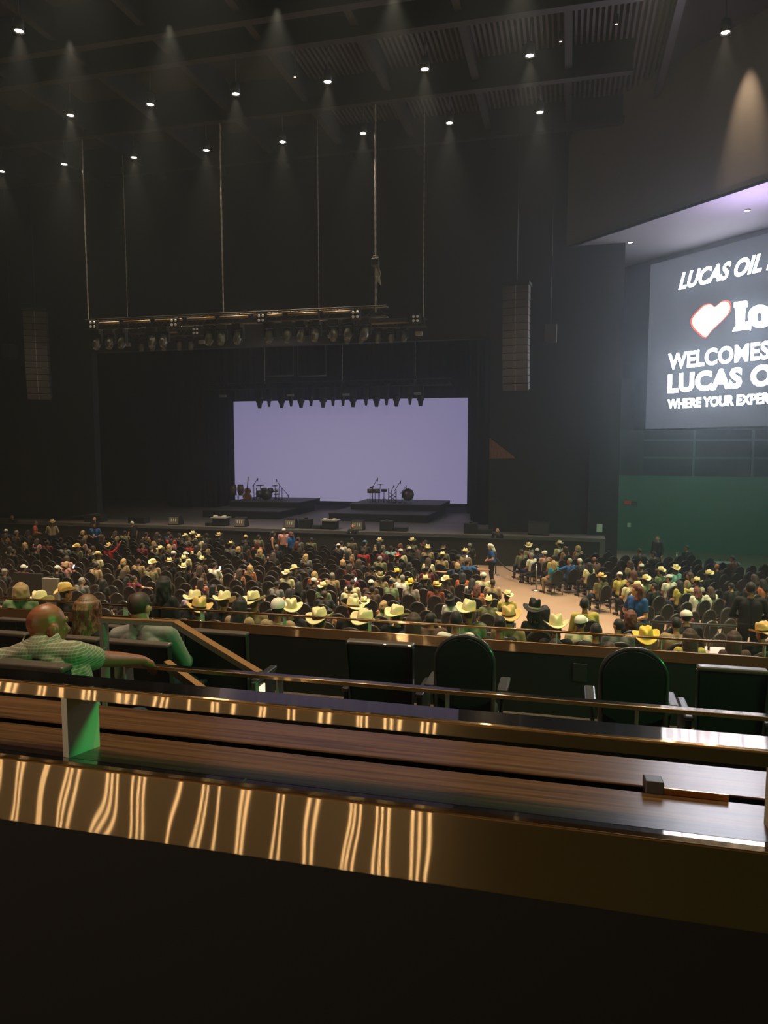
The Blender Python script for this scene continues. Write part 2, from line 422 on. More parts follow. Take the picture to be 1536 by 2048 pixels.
# ceiling steel: joists across the hall and purlins along it
ya = (atZ(0, 107, 19.4).y + atZ(525, 25, 19.4).y) / 2; yb = (atZ(30, 161, 19.4).y + atZ(768, 55, 19.4).y) / 2
for y in (ya, yb, yb + 4.6, yb + 9.0):
    b = MB(); b.box(-46, 2.0, y - 0.16, y + 0.16, 19.15, 19.45); b.box(-46, 2.0, y - 0.03, y + 0.03, 19.45, 20.6)
    tag(b.build('ceiling_joist', M_BEAM), 'black steel joist crossing under the dark ceiling', 'beam', 'ceiling joists across the hall', 'structure')
for k in range(-3, 8):
    x = -17.6 + 3.46 * k
    b = MB(); b.box(x - 0.13, x + 0.13, 8, 35.8, 19.5, 19.72); b.box(x - 0.03, x + 0.03, 8, 35.8, 19.72, 20.6)
    tag(b.build('ceiling_purlin', M_BEAM), 'black steel purlin running towards the stage under the ceiling', 'beam', 'ceiling purlins', 'structure')
b = MB()
for i in range(70):
    x = -10.5 + 0.2 * i
    b.box(x, x + 0.09, yb + 0.2, yb + 9, 20.35, 20.6)
structure(b.build('ceiling_ribbed_deck', mat('ribbed_deck', (0.06, 0.055, 0.05), 0.6)))

# downlights in view
def lamp_meshes():
    b = MB(); b.lathe([(0.0, 0.42), (0.10, 0.42), (0.15, 0.36), (0.17, 0.0), (0.145, 0.0), (0.13, 0.10), (0, 0.10)], n=16); h = b.mesh('housing', M_CASE)
    b = MB(); b.lathe([(0, 0.02), (0.06, 0.012), (0.12, 0.03), (0.12, 0.09), (0, 0.09)], n=16); l = b.mesh('lens', M_LAMP)
    b = MB(); b.cyl((0, 0, 0.42), (0, 0, 2.5), 0.025, n=8); r = b.mesh('rod', M_CASE)
    return h, l, r
LM = lamp_meshes()
rows = {}
for x, y, seen in LAMPS:
    if not seen: continue
    rows.setdefault('far' if y > 28 else ('near' if y > 23 else 'nearest'), []).append((x, y))
for rk, lst in rows.items():
    for i, (x, y) in enumerate(sorted(lst)):
        t = empty('downlight', (x, y, 18.12))
        for me in LM: put(me, me.name, None, t)
        if rk == 'nearest': lab = 'lit ceiling downlight alone in the top left corner, nearest of all'
        elif rk == 'near' and x > 2: lab = 'lit ceiling downlight alone high beside the tall charcoal wall'
        else: lab = f'lit ceiling downlight, {nth(i + 1)} from the left in the {"row nearer the stage" if rk == "far" else "row nearer the balcony"}'
        tag(t, lab, 'ceiling light', 'ceiling downlights')
for (px, py), w in zip(((590, 155), (1121, 84), (1233, 49)), ('left of the bright pair mid-ceiling', 'between two bright downlights near the wall', 'nearest the tall charcoal wall')):
    p = atZ(px, py, 19.0)
    t = empty('pin_spot', (p.x, p.y, 19.0))
    b = MB(); b.lathe([(0, 0.3), (0.06, 0.3), (0.07, 0.0), (0.055, 0.0), (0.05, 0.06), (0, 0.06)], n=12); b.cyl((0, 0, 0.3), (0, 0, 1.6), 0.015, n=6); b.build('housing', M_CASE, t)
    b = MB(); b.lathe([(0, 0.012), (0.048, 0.015), (0.048, 0.055), (0, 0.055)], n=12); b.build('lens', M_SMALL, t)
    tag(t, f'small dim orange pin spot on the ceiling, {w}', 'ceiling light')
for px, py, w in ((1261, 484, 'dim end'), (1495, 420, 'bright purple end')):
    p = atZ(px, py, FA.z)
    t = empty('soffit_downlight', (p.x, p.y, FA.z))
    b = MB(); b.lathe([(0.10, 0.0), (0.13, 0.0), (0.13, -0.03), (0.10, -0.03), (0.10, 0.0)], n=16); b.build('trim_ring', M_CASE, t)
    b = MB(); b.lathe([(0, -0.02), (0.10, -0.02), (0.10, -0.001), (0, -0.001)], n=16); b.build('lens', mat('soffit_lens', (0.9, 0.9, 0.9), 0.4, emit=(1, 0.95, 0.9), strength=14.0), t)
    tag(t, f'small round recessed light in the {w} of the soffit', 'ceiling light')

# ------------------------------------------------------------------ LED wall with its message
t = empty('led_wall', (0, 0, 0))
tl = sgn(1291, 545, 0.12); bl = sgn(1291, 858, 0.12)
ztop, zbot = FA.z - 0.25, bl.z
L0 = Vector((bl.x, bl.y, 0)); L1 = L0 + tr * 11.0
t.location = Vector((L0.x, L0.y, zbot))
inv = lambda p: Vector(p) - t.location
b = MB(); b.prism([inv((L0.x, L0.y, zbot)), inv((L1.x, L1.y, zbot)), inv((L1.x, L1.y, ztop)), inv((L0.x, L0.y, ztop))], SN * 0.11); b.build('panel', M_LED, t)
tag(t, 'large LED wall with white welcome message and yellow heart above the green wall', 'screen')
LR = Matrix((tr, Vector((0, 0, 1)), SN * -1)).transposed()       # text x along the wall, y up, z towards us
if LR.determinant() < 0: LR = Matrix((tr, Vector((0, 0, 1)), tr.cross(Vector((0, 0, 1))))).transposed()
def sign_text(txt, fit, pxl, pyl, pxt, pyt, pxr, pyr, shear=0.0, fat=0.03, part='lettering', space=1.0):
    cu = bpy.data.curves.new('lettering', 'FONT'); cu.body = txt; cu.shear = shear; cu.offset = fat; cu.size = 1.0; cu.space_character = space; cu.resolution_u = 4
    tmp = bpy.data.objects.new('tmp', cu); C.objects.link(tmp)
    dg = bpy.context.evaluated_depsgraph_get()
    me = bpy.data.meshes.new_from_object(tmp.evaluated_get(dg)); 
    cu.body = fit; bpy.context.view_layer.update(); dg = bpy.context.evaluated_depsgraph_get()
    mf = bpy.data.meshes.new_from_object(tmp.evaluated_get(dg))
    x0, x1 = min(v.co.x for v in mf.vertices), max(v.co.x for v in mf.vertices); y0, y1 = min(v.co.y for v in mf.vertices), max(v.co.y for v in mf.vertices)
    bpy.data.objects.remove(tmp)
    A = sgn(pxl, pyl, 0.125); T = sgn(pxt, pyt, 0.125); R = sgn(pxr, pyr, 0.125)
    sx = (R - A).dot(tr) / (x1 - x0); sy = (T.z - A.z) / (y1 - y0)
    for v in me.vertices: v.co = inv(A + tr * ((v.co.x - x0) * sx) + Vector((0, 0, 1)) * ((v.co.y - y0) * sy))
    me.materials.append(M_LETTER)
    put(me, part, None, t)
sign_text('LUCAS OIL L', 'LUCAS OIL', 1357, 580, 1361, 546.5, 1523, 548, 0.35, 0.028, space=1.0)
sign_text('WELCOMES', 'WELCOM', 1336, 740, 1336, 708, 1496, 721, 0, 0.026, space=1.04)
sign_text('LUCAS O', 'LUCAS', 1335, 787, 1335, 749, 1483, 776, 0, 0.043, space=1.06)
sign_text('WHERE YOUR EXPER', 'WHERE YOUR', 1335, 818, 1335, 799, 1467, 811, 0, 0.030, space=1.0)
def px5(pts, off): return [inv(sgn(1280 + x / 5.12, 480 + y / 5.12, off)) for x, y in pts]
def bez(pts, n=4):
    """closed Catmull-Rom through the points"""
    out = []; k = len(pts)
    for i in range(k):
        p0, p1, p2, p3 = [Vector(pts[(i + j - 1) % k]) for j in range(4)]
        for j in range(n):
            u = j / n
            out.append(0.5 * ((2 * p1) + (p2 - p0) * u + (2 * p0 - 5 * p1 + 4 * p2 - p3) * u * u + (3 * p1 - p0 - 3 * p2 + p3) * u ** 3))
    return out
heart = bez([(765, 692), (735, 668), (700, 664), (655, 680), (600, 730), (548, 790), (534, 840), (555, 895), (605, 945), (670, 992), (730, 925), (800, 860), (870, 790), (910, 735), (920, 685), (905, 645), (870, 632), (825, 645)], 3)
cx, cy = 735, 800
b = MB(); b.prism(px5([(cx + (p[0] - cx) * 1.08, cy + (p[1] - cy) * 1.08) for p in heart], 0.122), -SN * 0.001); b.build('heart_outline', M_HEARTRED, t)
b = MB(); b.prism(px5(heart, 0.126), -SN * 0.001); b.build('heart', M_HEART, t)
Lp = [(948, 936), (962, 900), (984, 880), (974, 692), (960, 690), (962, 645), (980, 636), (1090, 624), (1104, 640), (1102, 682), (1082, 690), (1070, 845), (1096, 838), (1112, 830), (1140, 880), (1130, 925), (1098, 914)]
b = MB(); b.prism(px5(Lp, 0.126), -SN * 0.001)
N = 28; oc = (1232, 790)
outer = px5([(oc[0] + 125 * math.cos(2 * math.pi * i / N), oc[1] - 8 + 118 * math.sin(2 * math.pi * i / N)) for i in range(N)], 0.1275)
inner = px5([(oc[0] - 8 + 27 * math.cos(2 * math.pi * i / N), oc[1] + 48 * math.sin(2 * math.pi * i / N)) for i in range(N)], 0.1275)
vo = [b.bm.verts.new(p) for p in outer]; vi = [b.bm.verts.new(p) for p in inner]
for i in range(N): b.bm.faces.new((vo[i], vo[(i + 1) % N], vi[(i + 1) % N], vi[i]))
b.build('lettering', M_LETTER, t)

# ------------------------------------------------------------------ stage
SZ = 1.3
BY = 33.55
b = MB(); b.box(pl - 9, gw.x - 0.6, 34.35, PY + 13.8, 0.0, SZ); structure(b.build('floor_stage', M_STAGE))
b = MB()
b.box(-40, gw.x - 0.9, BY - 0.06, BY, 0.0, 1.22); b.box(-40, gw.x - 0.9, BY - 0.10, BY + 0.12, 1.22, 1.26)
tag(b.build('stage_barricade', M_CASE), 'long black crowd barricade along the front of the stage', 'barrier')
t = empty('stage_screen', (-14.3, 46.0, SZ))
p0, p1 = atY(467, 803, 46), atY(936, 797, 46); zb0 = atY(700, 1003, 46).z
b = MB(); b.box(p0.x + 14.3, p1.x + 14.3, 0, 0.06, zb0 - SZ, p0.z - SZ); b.build('screen_surface', M_SCREEN, t)
b = MB()
for x in (p0.x + 14.3 - 0.1, p1.x + 14.3): b.box(x, x + 0.1, 0.0, 0.1, 0.0, p0.z - SZ + 0.1)
b.box(p0.x + 14.2, p1.x + 14.4, 0.0, 0.1, zb0 - SZ - 0.12, zb0 - SZ); b.box(p0.x + 14.2, p1.x + 14.4, 0.0, 0.1, p0.z - SZ, p0.z - SZ + 0.1)
b.build('frame', M_CASE, t)
tag(t, 'wide blank lavender screen glowing at the back of the stage', 'screen')
# side drapes framing the stage
def drape(name, x0, x1, y, z0, z1, lab):
    b = MB(); n = max(8, int((x1 - x0) / 0.12)); va = []
    for i in range(n + 1):
        x = x0 + (x1 - x0) * i / n; yy = y + 0.07 * math.sin(i * 1.9) + 0.03 * math.sin(i * 0.7)
        va.append((b.bm.verts.new((x, yy, z0)), b.bm.verts.new((x, yy, z1)), b.bm.verts.new((x, yy + 0.04, z0)), b.bm.verts.new((x, yy + 0.04, z1))))
    for a, c in zip(va, va[1:]):
        b.bm.faces.new((a[0], c[0], c[1], a[1])).smooth = True; b.bm.faces.new((a[2], a[3], c[3], c[2])).smooth = True
        b.bm.faces.new((a[1], c[1], c[3], a[3])); b.bm.faces.new((a[0], a[2], c[2], c[0]))
    for a in (va[0], va[-1]): b.bm.faces.new((a[0], a[1], a[3], a[2]))
    tag(b.build(name, M_DRAPE), lab, 'curtain')
drape('stage_curtain', pl - 1, p0.x - 0.1, 45.4, SZ, 13.5, 'black drape hanging beside the left edge of the lavender screen')
drape('stage_curtain', p1.x + 0.1, pr + 1, 45.4, SZ, 13.5, 'black drape hanging beside the right edge of the lavender screen')
drape('stage_curtain', pl - 0.5, pr + 0.5, 47.0, 8.7, 20.6, 'black border drape hanging above the lavender screen')
drape('stage_curtain', pr - 1.3, pr + 0.6, 39.0, SZ, 13.0, 'narrow black leg curtain just inside the right side of the stage opening')
# pale triangular patch of wood wall seen beside the opening
b = MB(); b.prism([atY(979, 876, PY - 0.02), atY(1027, 912, PY - 0.02), atY(1030, 917, PY - 0.02), atY(979, 918, PY - 0.02)], (0, 0.02, 0))
tag(b.build('wall_timber_panel', wood('side_timber', '#5a3320', '#9a6a48', 0.6, 2)), 'small reddish timber panel on the wall beside the stage opening', 'panel', kind='structure')

# risers
M_RISER = mat('riser_deck', (0.04, 0.037, 0.034), 0.6)
def riser(x0, x1, ya, yb, yc, za, zc, lab):
    t = empty('stage_riser', ((x0 + x1) / 2, ya, SZ)); X = (x0 + x1) / 2
    b = MB(); b.box(x0 - X, x1 - X, 0, yc - ya, 0, za - SZ - 0.05); b.build('lower_skirt', M_DRAPE, t)
    b = MB(); b.box(x0 - X - 0.02, x1 - X + 0.02, -0.02, yc - ya, za - SZ - 0.05, za - SZ); b.build('lower_deck', M_RISER, t)
    b = MB(); b.box(x0 - X + 0.5, x1 - X + 0.2, yb - ya, yc - ya + 0.5, za - SZ, zc - SZ - 0.05); b.build('upper_skirt', M_DRAPE, t)
    b = MB(); b.box(x0 - X + 0.48, x1 - X + 0.22, yb - ya - 0.02, yc - ya + 0.52, zc - SZ - 0.05, zc - SZ); b.build('upper_deck', M_RISER, t)
    tag(t, lab, 'stage platform')
riser(-21.0, -16.1, 39.0, 41.6, 45.0, 1.75, 2.1, 'two-level black riser under the bass and drum kit, stage left of the gap')
riser(-13.1, -7.4, 39.0, 41.6, 45.0, 1.75, 2.1, 'two-level black riser under the timbales and tilted bass drum')
# ------------------------------------------------------------------ rigging over the audience
def box_truss(name, x0, x1, y, z, s, lab, mt=M_DARKSTEEL, heavy=True):
    t = empty(name, (x0, y, z)); L = x1 - x0; h = s / 2
    for yy in (-h, h):
        for zz in (-h, h):
            b = MB(); b.cyl((0, yy, zz), (L, yy, zz), 0.03, n=8); b.build('chord', mt, t)
    b = MB(); n = int(L / s)
    for i in range(n):
        xa, xb = L * i / n, L * (i + 1) / n
        for yy in (-h, h): b.cyl((xa, yy, -h if i % 2 else h), (xb, yy, h if i % 2 else -h), 0.014, n=6, cap=False)
        b.cyl((xa, -h, h), (xa, h, h), 0.012, n=6, cap=False); b.cyl((xa, -h, -h), (xb, h, -h), 0.012, n=6, cap=False)
    b.build('lattice', mt, t)
    if heavy:                                         # lamp bars, their brown colour stands for the downlights falling on them
        m2 = mat('brown_lit_lamp_bar', lin('#8a7458'), 0.4, 0.6)
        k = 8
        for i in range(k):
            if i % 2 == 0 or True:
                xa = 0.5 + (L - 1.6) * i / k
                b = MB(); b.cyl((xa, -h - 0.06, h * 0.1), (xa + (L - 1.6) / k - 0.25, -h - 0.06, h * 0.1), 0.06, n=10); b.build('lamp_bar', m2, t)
    return tag(t, lab, 'truss')
TZ = 11.0
box_truss('lighting_truss', -21.4, -7.3, 29.4, TZ, 0.42, 'long lighting truss hung in front of the stage')
rt_l = box_truss('lighting_truss', -22.3, -17.5, 33.2, TZ + 0.15, 0.36, 'short lighting truss behind the long one, on the side of the bass', heavy=False)
rt_r = box_truss('lighting_truss', -11.8, -6.4, 33.2, TZ + 0.15, 0.36, 'short lighting truss behind the long one, on the side of the LED wall', heavy=False)
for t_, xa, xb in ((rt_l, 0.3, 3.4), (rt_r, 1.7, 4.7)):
    b = MB(); b.cyl((xa, -0.24, 0), (xb, -0.24, 0), 0.05, n=10); b.build('lamp_bar', mat('brown_lit_lamp_bar', (0, 0, 0)), t_)
def chain(px, y, py_bot, r, lab, truss=None, z=None):
    p = atY(px, py_bot, y)
    if z: p.z = z
    if truss:                                   # the clamp that the hoist grips
        b = MB(); b.cyl((p.x - truss.location.x, -0.24, z - truss.location.z), (p.x - truss.location.x, 0.24, z - truss.location.z), 0.03, n=8)
        for yy in (-0.2, 0.2): b.box(p.x - truss.location.x - 0.03, p.x - truss.location.x + 0.03, yy - 0.03, yy + 0.03, -0.2, 0.22)
        b.build('hoist_clamp', M_DARKSTEEL, truss)
    b = MB(); n = 60
    for i in range(n):
        za = p.z + (20.6 - p.z) * i / n; zb_ = p.z + (20.6 - p.z) * (i + 1) / n
        b.cyl((p.x, y, za), (p.x, y, zb_), r * (1.0 if i % 2 else 0.8), n=6, cap=False)
    tag(b.build('hoist_chain', mat('hoist_chain_steel', (0.62, 0.57, 0.50), 0.4, 0.5)), lab, 'chain', 'hoist chains of the lighting trusses')
chain(177, 29.4, 640, 0.032, 'bright hoist chain at the bass-side end of the long truss')
chain(447, 29.4, 632, 0.036, 'bright hoist chain at the middle of the long truss')
chain(751, 29.4, 625, 0.036, 'bright hoist chain with slack bundle above the end of the long truss')
chain(256, 33.2, 655, 0.02, 'dim hoist chain of the short truss on the bass side', rt_l, TZ + 0.3)
chain(638, 33.2, 640, 0.02, 'dim hoist chain between the middle chain and the slack bundle', rt_r, TZ + 0.3)
chain(847, 33.2, 640, 0.02, 'dim hoist chain of the short truss nearest the LED wall', rt_r, TZ + 0.3)
# slack chain bundle on its motor
p = atY(751, 522, 29.4)
t = empty('chain_motor', (p.x, 29.38, p.z - 0.1))
b = MB(); b.box(-0.16, 0.16, -0.12, 0.12, -0.12, 0.2, 0.03); b.build('body', M_DARKSTEEL, t)
b = MB()
for i in range(4): b.tube([(0.1 + 0.05 * i * math.cos(i), -0.02 * i, -0.1), (0.17 + 0.06 * math.sin(i * 2), -0.05, -0.4), (0.12 + 0.04 * i, -0.03, -0.75 - 0.05 * i), (0.02 + 0.03 * i, 0, -0.45), (0.0, 0, -0.1)], 0.016, 6)
b.build('slack_chain', mat('hoist_chain_steel', (0, 0, 0)), t)
b = MB(); b.tube([(-0.12 * math.cos(a), 0, 0.22 + 0.10 * math.sin(a)) for a in (0, 0.8, 1.6, 2.4, 3.14)], 0.022, 6); b.build('hook', M_STEEL, t)
tag(t, 'dark chain motor with slack chain loops hanging on the chain', 'chain hoist')
# four-cell blinders
def blinder_meshes():
    b = MB(); b.box(-0.2, 0.2, -0.12, 0.12, -0.2, 0.2, 0.03); b.box(-0.24, 0.24, -0.04, 0.04, 0.2, 0.24); b.box(-0.03, 0.03, 0.1, 0.27, -0.24, 0.24); body = b.mesh('body', M_CASE)
    cell = []
    for x, z in ((-0.09, 0.09), (0.09, 0.09), (-0.09, -0.09), (0.09, -0.09)):
        b = MB(); b.lathe([(0, 0.03), (0.04, 0.025), (0.062, 0.0), (0.062, -0.03), (0, -0.03)], Matrix.Translation((x, -0.13, z)) @ Matrix.Rotation(math.pi / 2, 4, 'X'), 12)
        cell.append(b.mesh('lamp_cell', mat('frosted_blinder_lamp', (0.62, 0.6, 0.55), 0.3, 0.3, emit=(1, 0.93, 0.8), strength=0.05)))
    return body, cell
BM_ = blinder_meshes()
for px, py, y, w in ((188, 650, 29.0, 'at the bass-side end of the long truss'), (350, 646, 29.0, 'a quarter along the long truss'), (524, 637, 29.0, 'just past the middle of the long truss'), (712, 630, 29.0, 'near the slack-chain end of the long truss'),
                  (393, 663, 32.8, 'on the short bass-side truss'), (832, 638, 32.8, 'on the short truss nearest the LED wall')):
    p = atY(px, py, y); t = empty('blinder_light', (p.x, y, p.z))
    put(BM_[0], 'body', None, t)
    for c_ in BM_[1]: put(c_, 'lamp_cell', None, t)
    tag(t, f'square four-lamp blinder light {w}', 'stage light', 'blinder lights on the trusses')
# moving heads hanging under the trusses
def head_meshes(s=1.0):
    b = MB(); b.box(-0.17 * s, 0.17 * s, -0.13 * s, 0.13 * s, -0.16 * s, 0, 0.02); b.box(-0.04, 0.04, -0.25, 0.25, 0.0, 0.02); base = b.mesh('base', M_CASE)
    b = MB(); b.box(-0.20 * s, 0.20 * s, -0.07 * s, 0.07 * s, -0.22 * s, -0.16 * s)
    for sx in (-1, 1): b.box(sx * 0.20 * s - 0.025 * s, sx * 0.20 * s + 0.025 * s, -0.07 * s, 0.07 * s, -0.52 * s, -0.18 * s, 0.01)
    yoke = b.mesh('yoke', M_CASE)
    b = MB(); b.lathe([(0, -0.22 * s), (0.10 * s, -0.2 * s), (0.15 * s, -0.08 * s), (0.15 * s, 0.10 * s), (0.11 * s, 0.2 * s), (0.10 * s, 0.26 * s), (0.09 * s, 0.26 * s), (0.085 * s, 0.24 * s), (0, 0.24 * s)], Matrix.Translation((0, 0, -0.45 * s)) @ Matrix.Rotation(math.radians(180 - 22), 4, 'X'), 14)
    head = b.mesh('head', mat('moving_head_shell', (0.13, 0.13, 0.125), 0.3, 0.0, coat=0.6))
    return base, yoke, head
HB, HS = head_meshes(1.25), head_meshes(0.95)
def moving_head(px, y, z, ms, lab, group, rz=0.0):
    x = atY(px, 650, y).x; t = empty('moving_head', (x, y, z), rz)
    for me in ms: put(me, me.name.split('.')[0], None, t)
    tag(t, lab, 'stage light', group)
fx = [193, 218, 244, 304, 327, 419, 442, 476, 539, 574, 603, 630, 667, 697, 729]
for i, px in enumerate(fx):
    moving_head(px, 29.4, TZ - 0.215, HB, f'moving head light hung under the long truss, {nth(i + 1)} from its bass-side end', 'moving heads under the long truss', 0.3 * math.sin(i * 2.3))
for i, px in enumerate((270, 282, 304, 327, 358, 381)):
    if i: moving_head(px, 33.2, TZ - 0.035, HS, f'moving head light under the short bass-side truss, {nth(i)} from its outer end', 'moving heads under the short trusses', 0.2)
for i, px in enumerate((695, 723, 756, 783, 809)):
    moving_head(px, 33.2, TZ - 0.035, HS, f'moving head light under the short truss nearest the LED wall, {nth(i + 1)} along', 'moving heads under the short trusses', -0.2)
for i, (px, py) in enumerate(((254, 689), (404, 684), (663, 672), (838, 667))):
    p = atY(px, py, 33.3); t = empty('truss_box_light', (p.x, 33.3, p.z))
    b = MB(); b.box(-0.16, 0.16, -0.1, 0.1, -0.09, 0.09, 0.02); b.build('body', mat('pale_metal_box', (0.34, 0.33, 0.29), 0.5), t)
    b = MB(); b.cyl((0, 0, 0.09), (0, -0.28, TZ - 0.01 - p.z), 0.02, n=6); b.build('hanger', M_CASE, t)
    tag(t, f'small pale box light under the short trusses, {nth(i + 1)} from the bass side', 'stage light', 'pale box lights')
# upstage truss with beam lights cut out against the screen
st_y = 44.6
sz_top = atY(650, 800, st_y).z
rt_u = box_truss('lighting_truss', -23.6, -7.0, st_y, sz_top + 1.0, 0.4, 'dark upstage truss along the top of the lavender screen', M_CASE, False)
for px, w in ((530, 'bass side'), (685, 'middle'), (830, 'timbale side')):
    chain(px, st_y, 780, 0.018, f'dark hoist chain above the lavender screen, {w} of the upstage truss', rt_u, sz_top + 1.1)
def beam_meshes(s):
    b = MB(); b.box(-0.28 * s, 0.28 * s, -0.2, 0.2, -0.45, 0.215, 0.02); a = b.mesh('base', M_CASE)
    b = MB(); b.lathe([(0, -1.12), (0.14 * s, -1.12), (0.16 * s, -1.1), (0.25 * s, -0.78), (0.33 * s, -0.74), (0.33 * s, -0.5), (0.28 * s, -0.45), (0, -0.45)], n=14); h = b.mesh('head', M_CASE)
    return a, h
BL, BS = beam_meshes(0.70), beam_meshes(0.48)
for i, (px, big) in enumerate(((519, 1), (538, 0), (563, 1), (582, 0), (602, 1), (622, 0), (646, 1), (666, 0), (686, 0), (706, 1), (732, 0), (753, 1), (773, 0), (793, 1), (820, 0), (841, 1))):
    tip = atY(650, 815 if big else 812, st_y).z
    t = empty('profile_spotlight', (atY(px, 800, st_y).x, st_y, tip + 1.12))
    for me in (BL if big else BS): put(me, me.name.split('.')[0], None, t)
    tag(t, f'{"wide" if big else "narrow"} dark beam light against the top of the lavender screen, {nth(i + 1)} from the bass side', 'stage light', 'beam lights over the screen')
for i, (xa, xb) in enumerate(((531, 587), (596, 652))):
    pa, pb = atY(xa, 752, 43.5), atY(xb, 751, 43.5)
    b = MB(); b.cyl(pa, pb, 0.05, n=8)
    for q in (pa, pb): b.cyl(q, (q.x, q.y, 20.6), 0.012, n=5)
    tag(b.build('batten_light', mat('grey_batten', (0.20, 0.19, 0.18), 0.5)), f'thin grey batten light hanging above the screen, {"first" if i == 0 else "second"} of the two from the bass side', 'stage light')
for i, px in enumerate((446, 581, 692, 835)):
    p = atY(px, 792 - i * 1.5, 44.2); t = empty('truss_box_light', (p.x, 44.2, p.z))
    b = MB(); b.box(-0.22, 0.22, -0.1, 0.1, -0.07, 0.07, 0.02); b.build('body', mat('pale_metal_box', (0, 0, 0)), t)
    b = MB(); b.cyl((0, 0, 0.07), (0, 0.2, sz_top + 0.83 - p.z), 0.02, n=6); b.build('hanger', M_CASE, t)
    tag(t, f'small pale box light just above the lavender screen, {nth(i + 1)} of four from the bass side', 'stage light', 'pale box lights')

# line arrays either side of the stage
def line_array(xc, lean, lab):
    n = 14; t = empty('line_array_speaker', (xc, 32.6, 12.45))
    b = MB(); b.box(-0.6, 0.6, -0.3, 0.5, 0.0, 0.12); b.cyl((0, 0.1, 0.1), (0, 0.1, 8.25), 0.02, n=6); b.build('flying_frame', M_CASE, t)
    z, y, a = 0.0, 0.0, 0.0
    gr = mat('array_grille', (0.055, 0.048, 0.05), 0.6); hs = mat('array_seam', (0.25, 0.22, 0.21), 0.4)
    for i in range(n):
        a = math.radians(0.4 * i + (1.6 * (i - 8) if i > 8 else 0)); h = 0.32
        c = Vector((0, y + math.sin(a) * h / 2, z - math.cos(a) * h / 2))
        R = Matrix.Rotation(a, 3, 'X')
        b = MB(); b.obox(c + Vector((0, 0.1, 0)), (1.12, 0.55, h - 0.02), R, 0.02)
        cab = b.build('cabinet', gr, t)
        b = MB(); b.obox(c + R @ Vector((0, -0.19, 0)), (0.035, 0.03, h - 0.03), R); b.build('waveguide', hs, cab)
        for sx in (-1, 1):
            pass
        y += math.sin(a) * h; z -= math.cos(a) * h
    t.rotation_euler = (0, 0, lean)
    tag(t, lab, 'speaker')
line_array((atY(1005, 600, 32.6).x + atY(1060, 600, 32.6).x) / 2, -0.10, 'hanging black line array speaker column on the LED wall side of the stage')
line_array((atY(48, 650, 32.6).x + atY(94, 650, 32.6).x) / 2, 0.50, 'hanging black curved line array speaker column on the far bass side of the stage')
for px, py, lab in ((1101, 667, 'small black box speaker hung beside the line array near the LED wall'), (20, 703, 'small black box speaker hung beyond the curved line array')):
    p = atY(px, py, 34.0); t = empty('box_speaker', (p.x, 34.0, p.z))
    b = MB(); b.box(-0.28, 0.28, -0.3, 0.3, -0.4, 0.4, 0.03); b.build('cabinet', M_CASE, t)
    b = MB(); b.box(-0.25, 0.25, -0.32, -0.29, -0.37, 0.37); b.build('grille', mat('array_grille', (0, 0, 0)), t)
    b = MB(); b.cyl((0, 0.1, 0.4), (0, 0.1, 20.6 - p.z), 0.015, n=6); b.build('hanging_rod', M_CASE, t)
    tag(t, lab, 'speaker')

# ------------------------------------------------------------------ gear along the stage edge
def wedge(px, py, lab, w=0.62):
    p = atZ(px, py, SZ); t = empty('stage_monitor', (p.x, max(p.y, 34.7), SZ), math.radians(4))
    b = MB(); b.prism([(-w / 2, 0.0, 0.0), (-w / 2, 0.10, 0.46), (-w / 2, 0.34, 0.52), (-w / 2, 0.62, 0.12), (-w / 2, 0.62, 0.0)], (w, 0, 0)); b.build('cabinet', M_CASE, t)
    b = MB(); b.prism([(-w / 2 + 0.04, -0.012, 0.06), (-w / 2 + 0.04, 0.078, 0.43), (-w / 2 + 0.04, 0.09, 0.43), (-w / 2 + 0.04, 0.0, 0.06)], (w - 0.08, 0, 0)); b.build('back_panel', M_GRILLE, t)
    b = MB()
    for x in (-0.12, 0.0, 0.12): b.obox((x, 0.03, 0.28), (0.03, 0.02, 0.16), Matrix.Rotation(-0.22, 3, 'X'))
    b.build('connector_plate', M_WHITE, t)
    tag(t, lab, 'speaker', 'wedge monitors on the stage')
wedge(318, 1056, 'wedge monitor on the stage behind the man with white hair')
wedge(455, 1060, 'wedge monitor on the stage between the white-topped rack and the drum riser')
wedge(559, 1063, 'wedge monitor on the stage nearest the gap between the risers')
wedge(702, 1066, 'wedge monitor on the stage behind the leaning officer')
def rack(px, py, lab):
    p = atZ(px, py, SZ); t = empty('equipment_rack', (p.x, max(p.y, 34.8), SZ))
    b = MB(); b.box(-0.36, 0.36, 0, 0.6, 0.03, 0.42, 0.02); b.build('case', M_CASE, t)
    b = MB(); b.box(-0.44, 0.44, -0.05, 0.66, 0.42, 0.47, 0.01); b.build('top_tray', mat('pale_tray', (0.34, 0.31, 0.24), 0.6), t)
    b = MB()
    for x in (-0.25, 0.25): b.box(x - 0.09, x + 0.09, 0.05, 0.3, 0.47, 0.55, 0.02)
    b.build('white_cup', M_WHITE, t)
    b = MB(); b.box(-0.78, -0.38, 0.0, 0.5, 0.0, 0.16, 0.01); b.build('pedal_case', M_CASE, t)
    tag(t, lab, 'equipment case')
rack(404, 1060, 'low black rack with pale tray top, near the bass-side wedge')
rack(637, 1066, 'low black rack with pale tray top, beside the leaning officer')
def amp(px, py, lab):
    p = atZ(px, py, SZ); t = empty('floor_speaker', (p.x, max(p.y, 34.8), SZ))
    b = MB(); b.box(-0.32, 0.32, 0, 0.5, 0.0, 0.5, 0.02); b.build('cabinet', M_CASE, t)
    b = MB(); b.box(0.34, 1.05, 0.05, 0.5, 0.0, 0.2, 0.02); b.build('foot_case', M_CASE, t)
    b = MB(); b.cyl((0, 0.25, 0.5), (0, 0.25, 0.58), 0.08, n=10); b.build('connector', M_CASE, t)
    tag(t, lab, 'speaker', 'low black speakers along the stage edge')
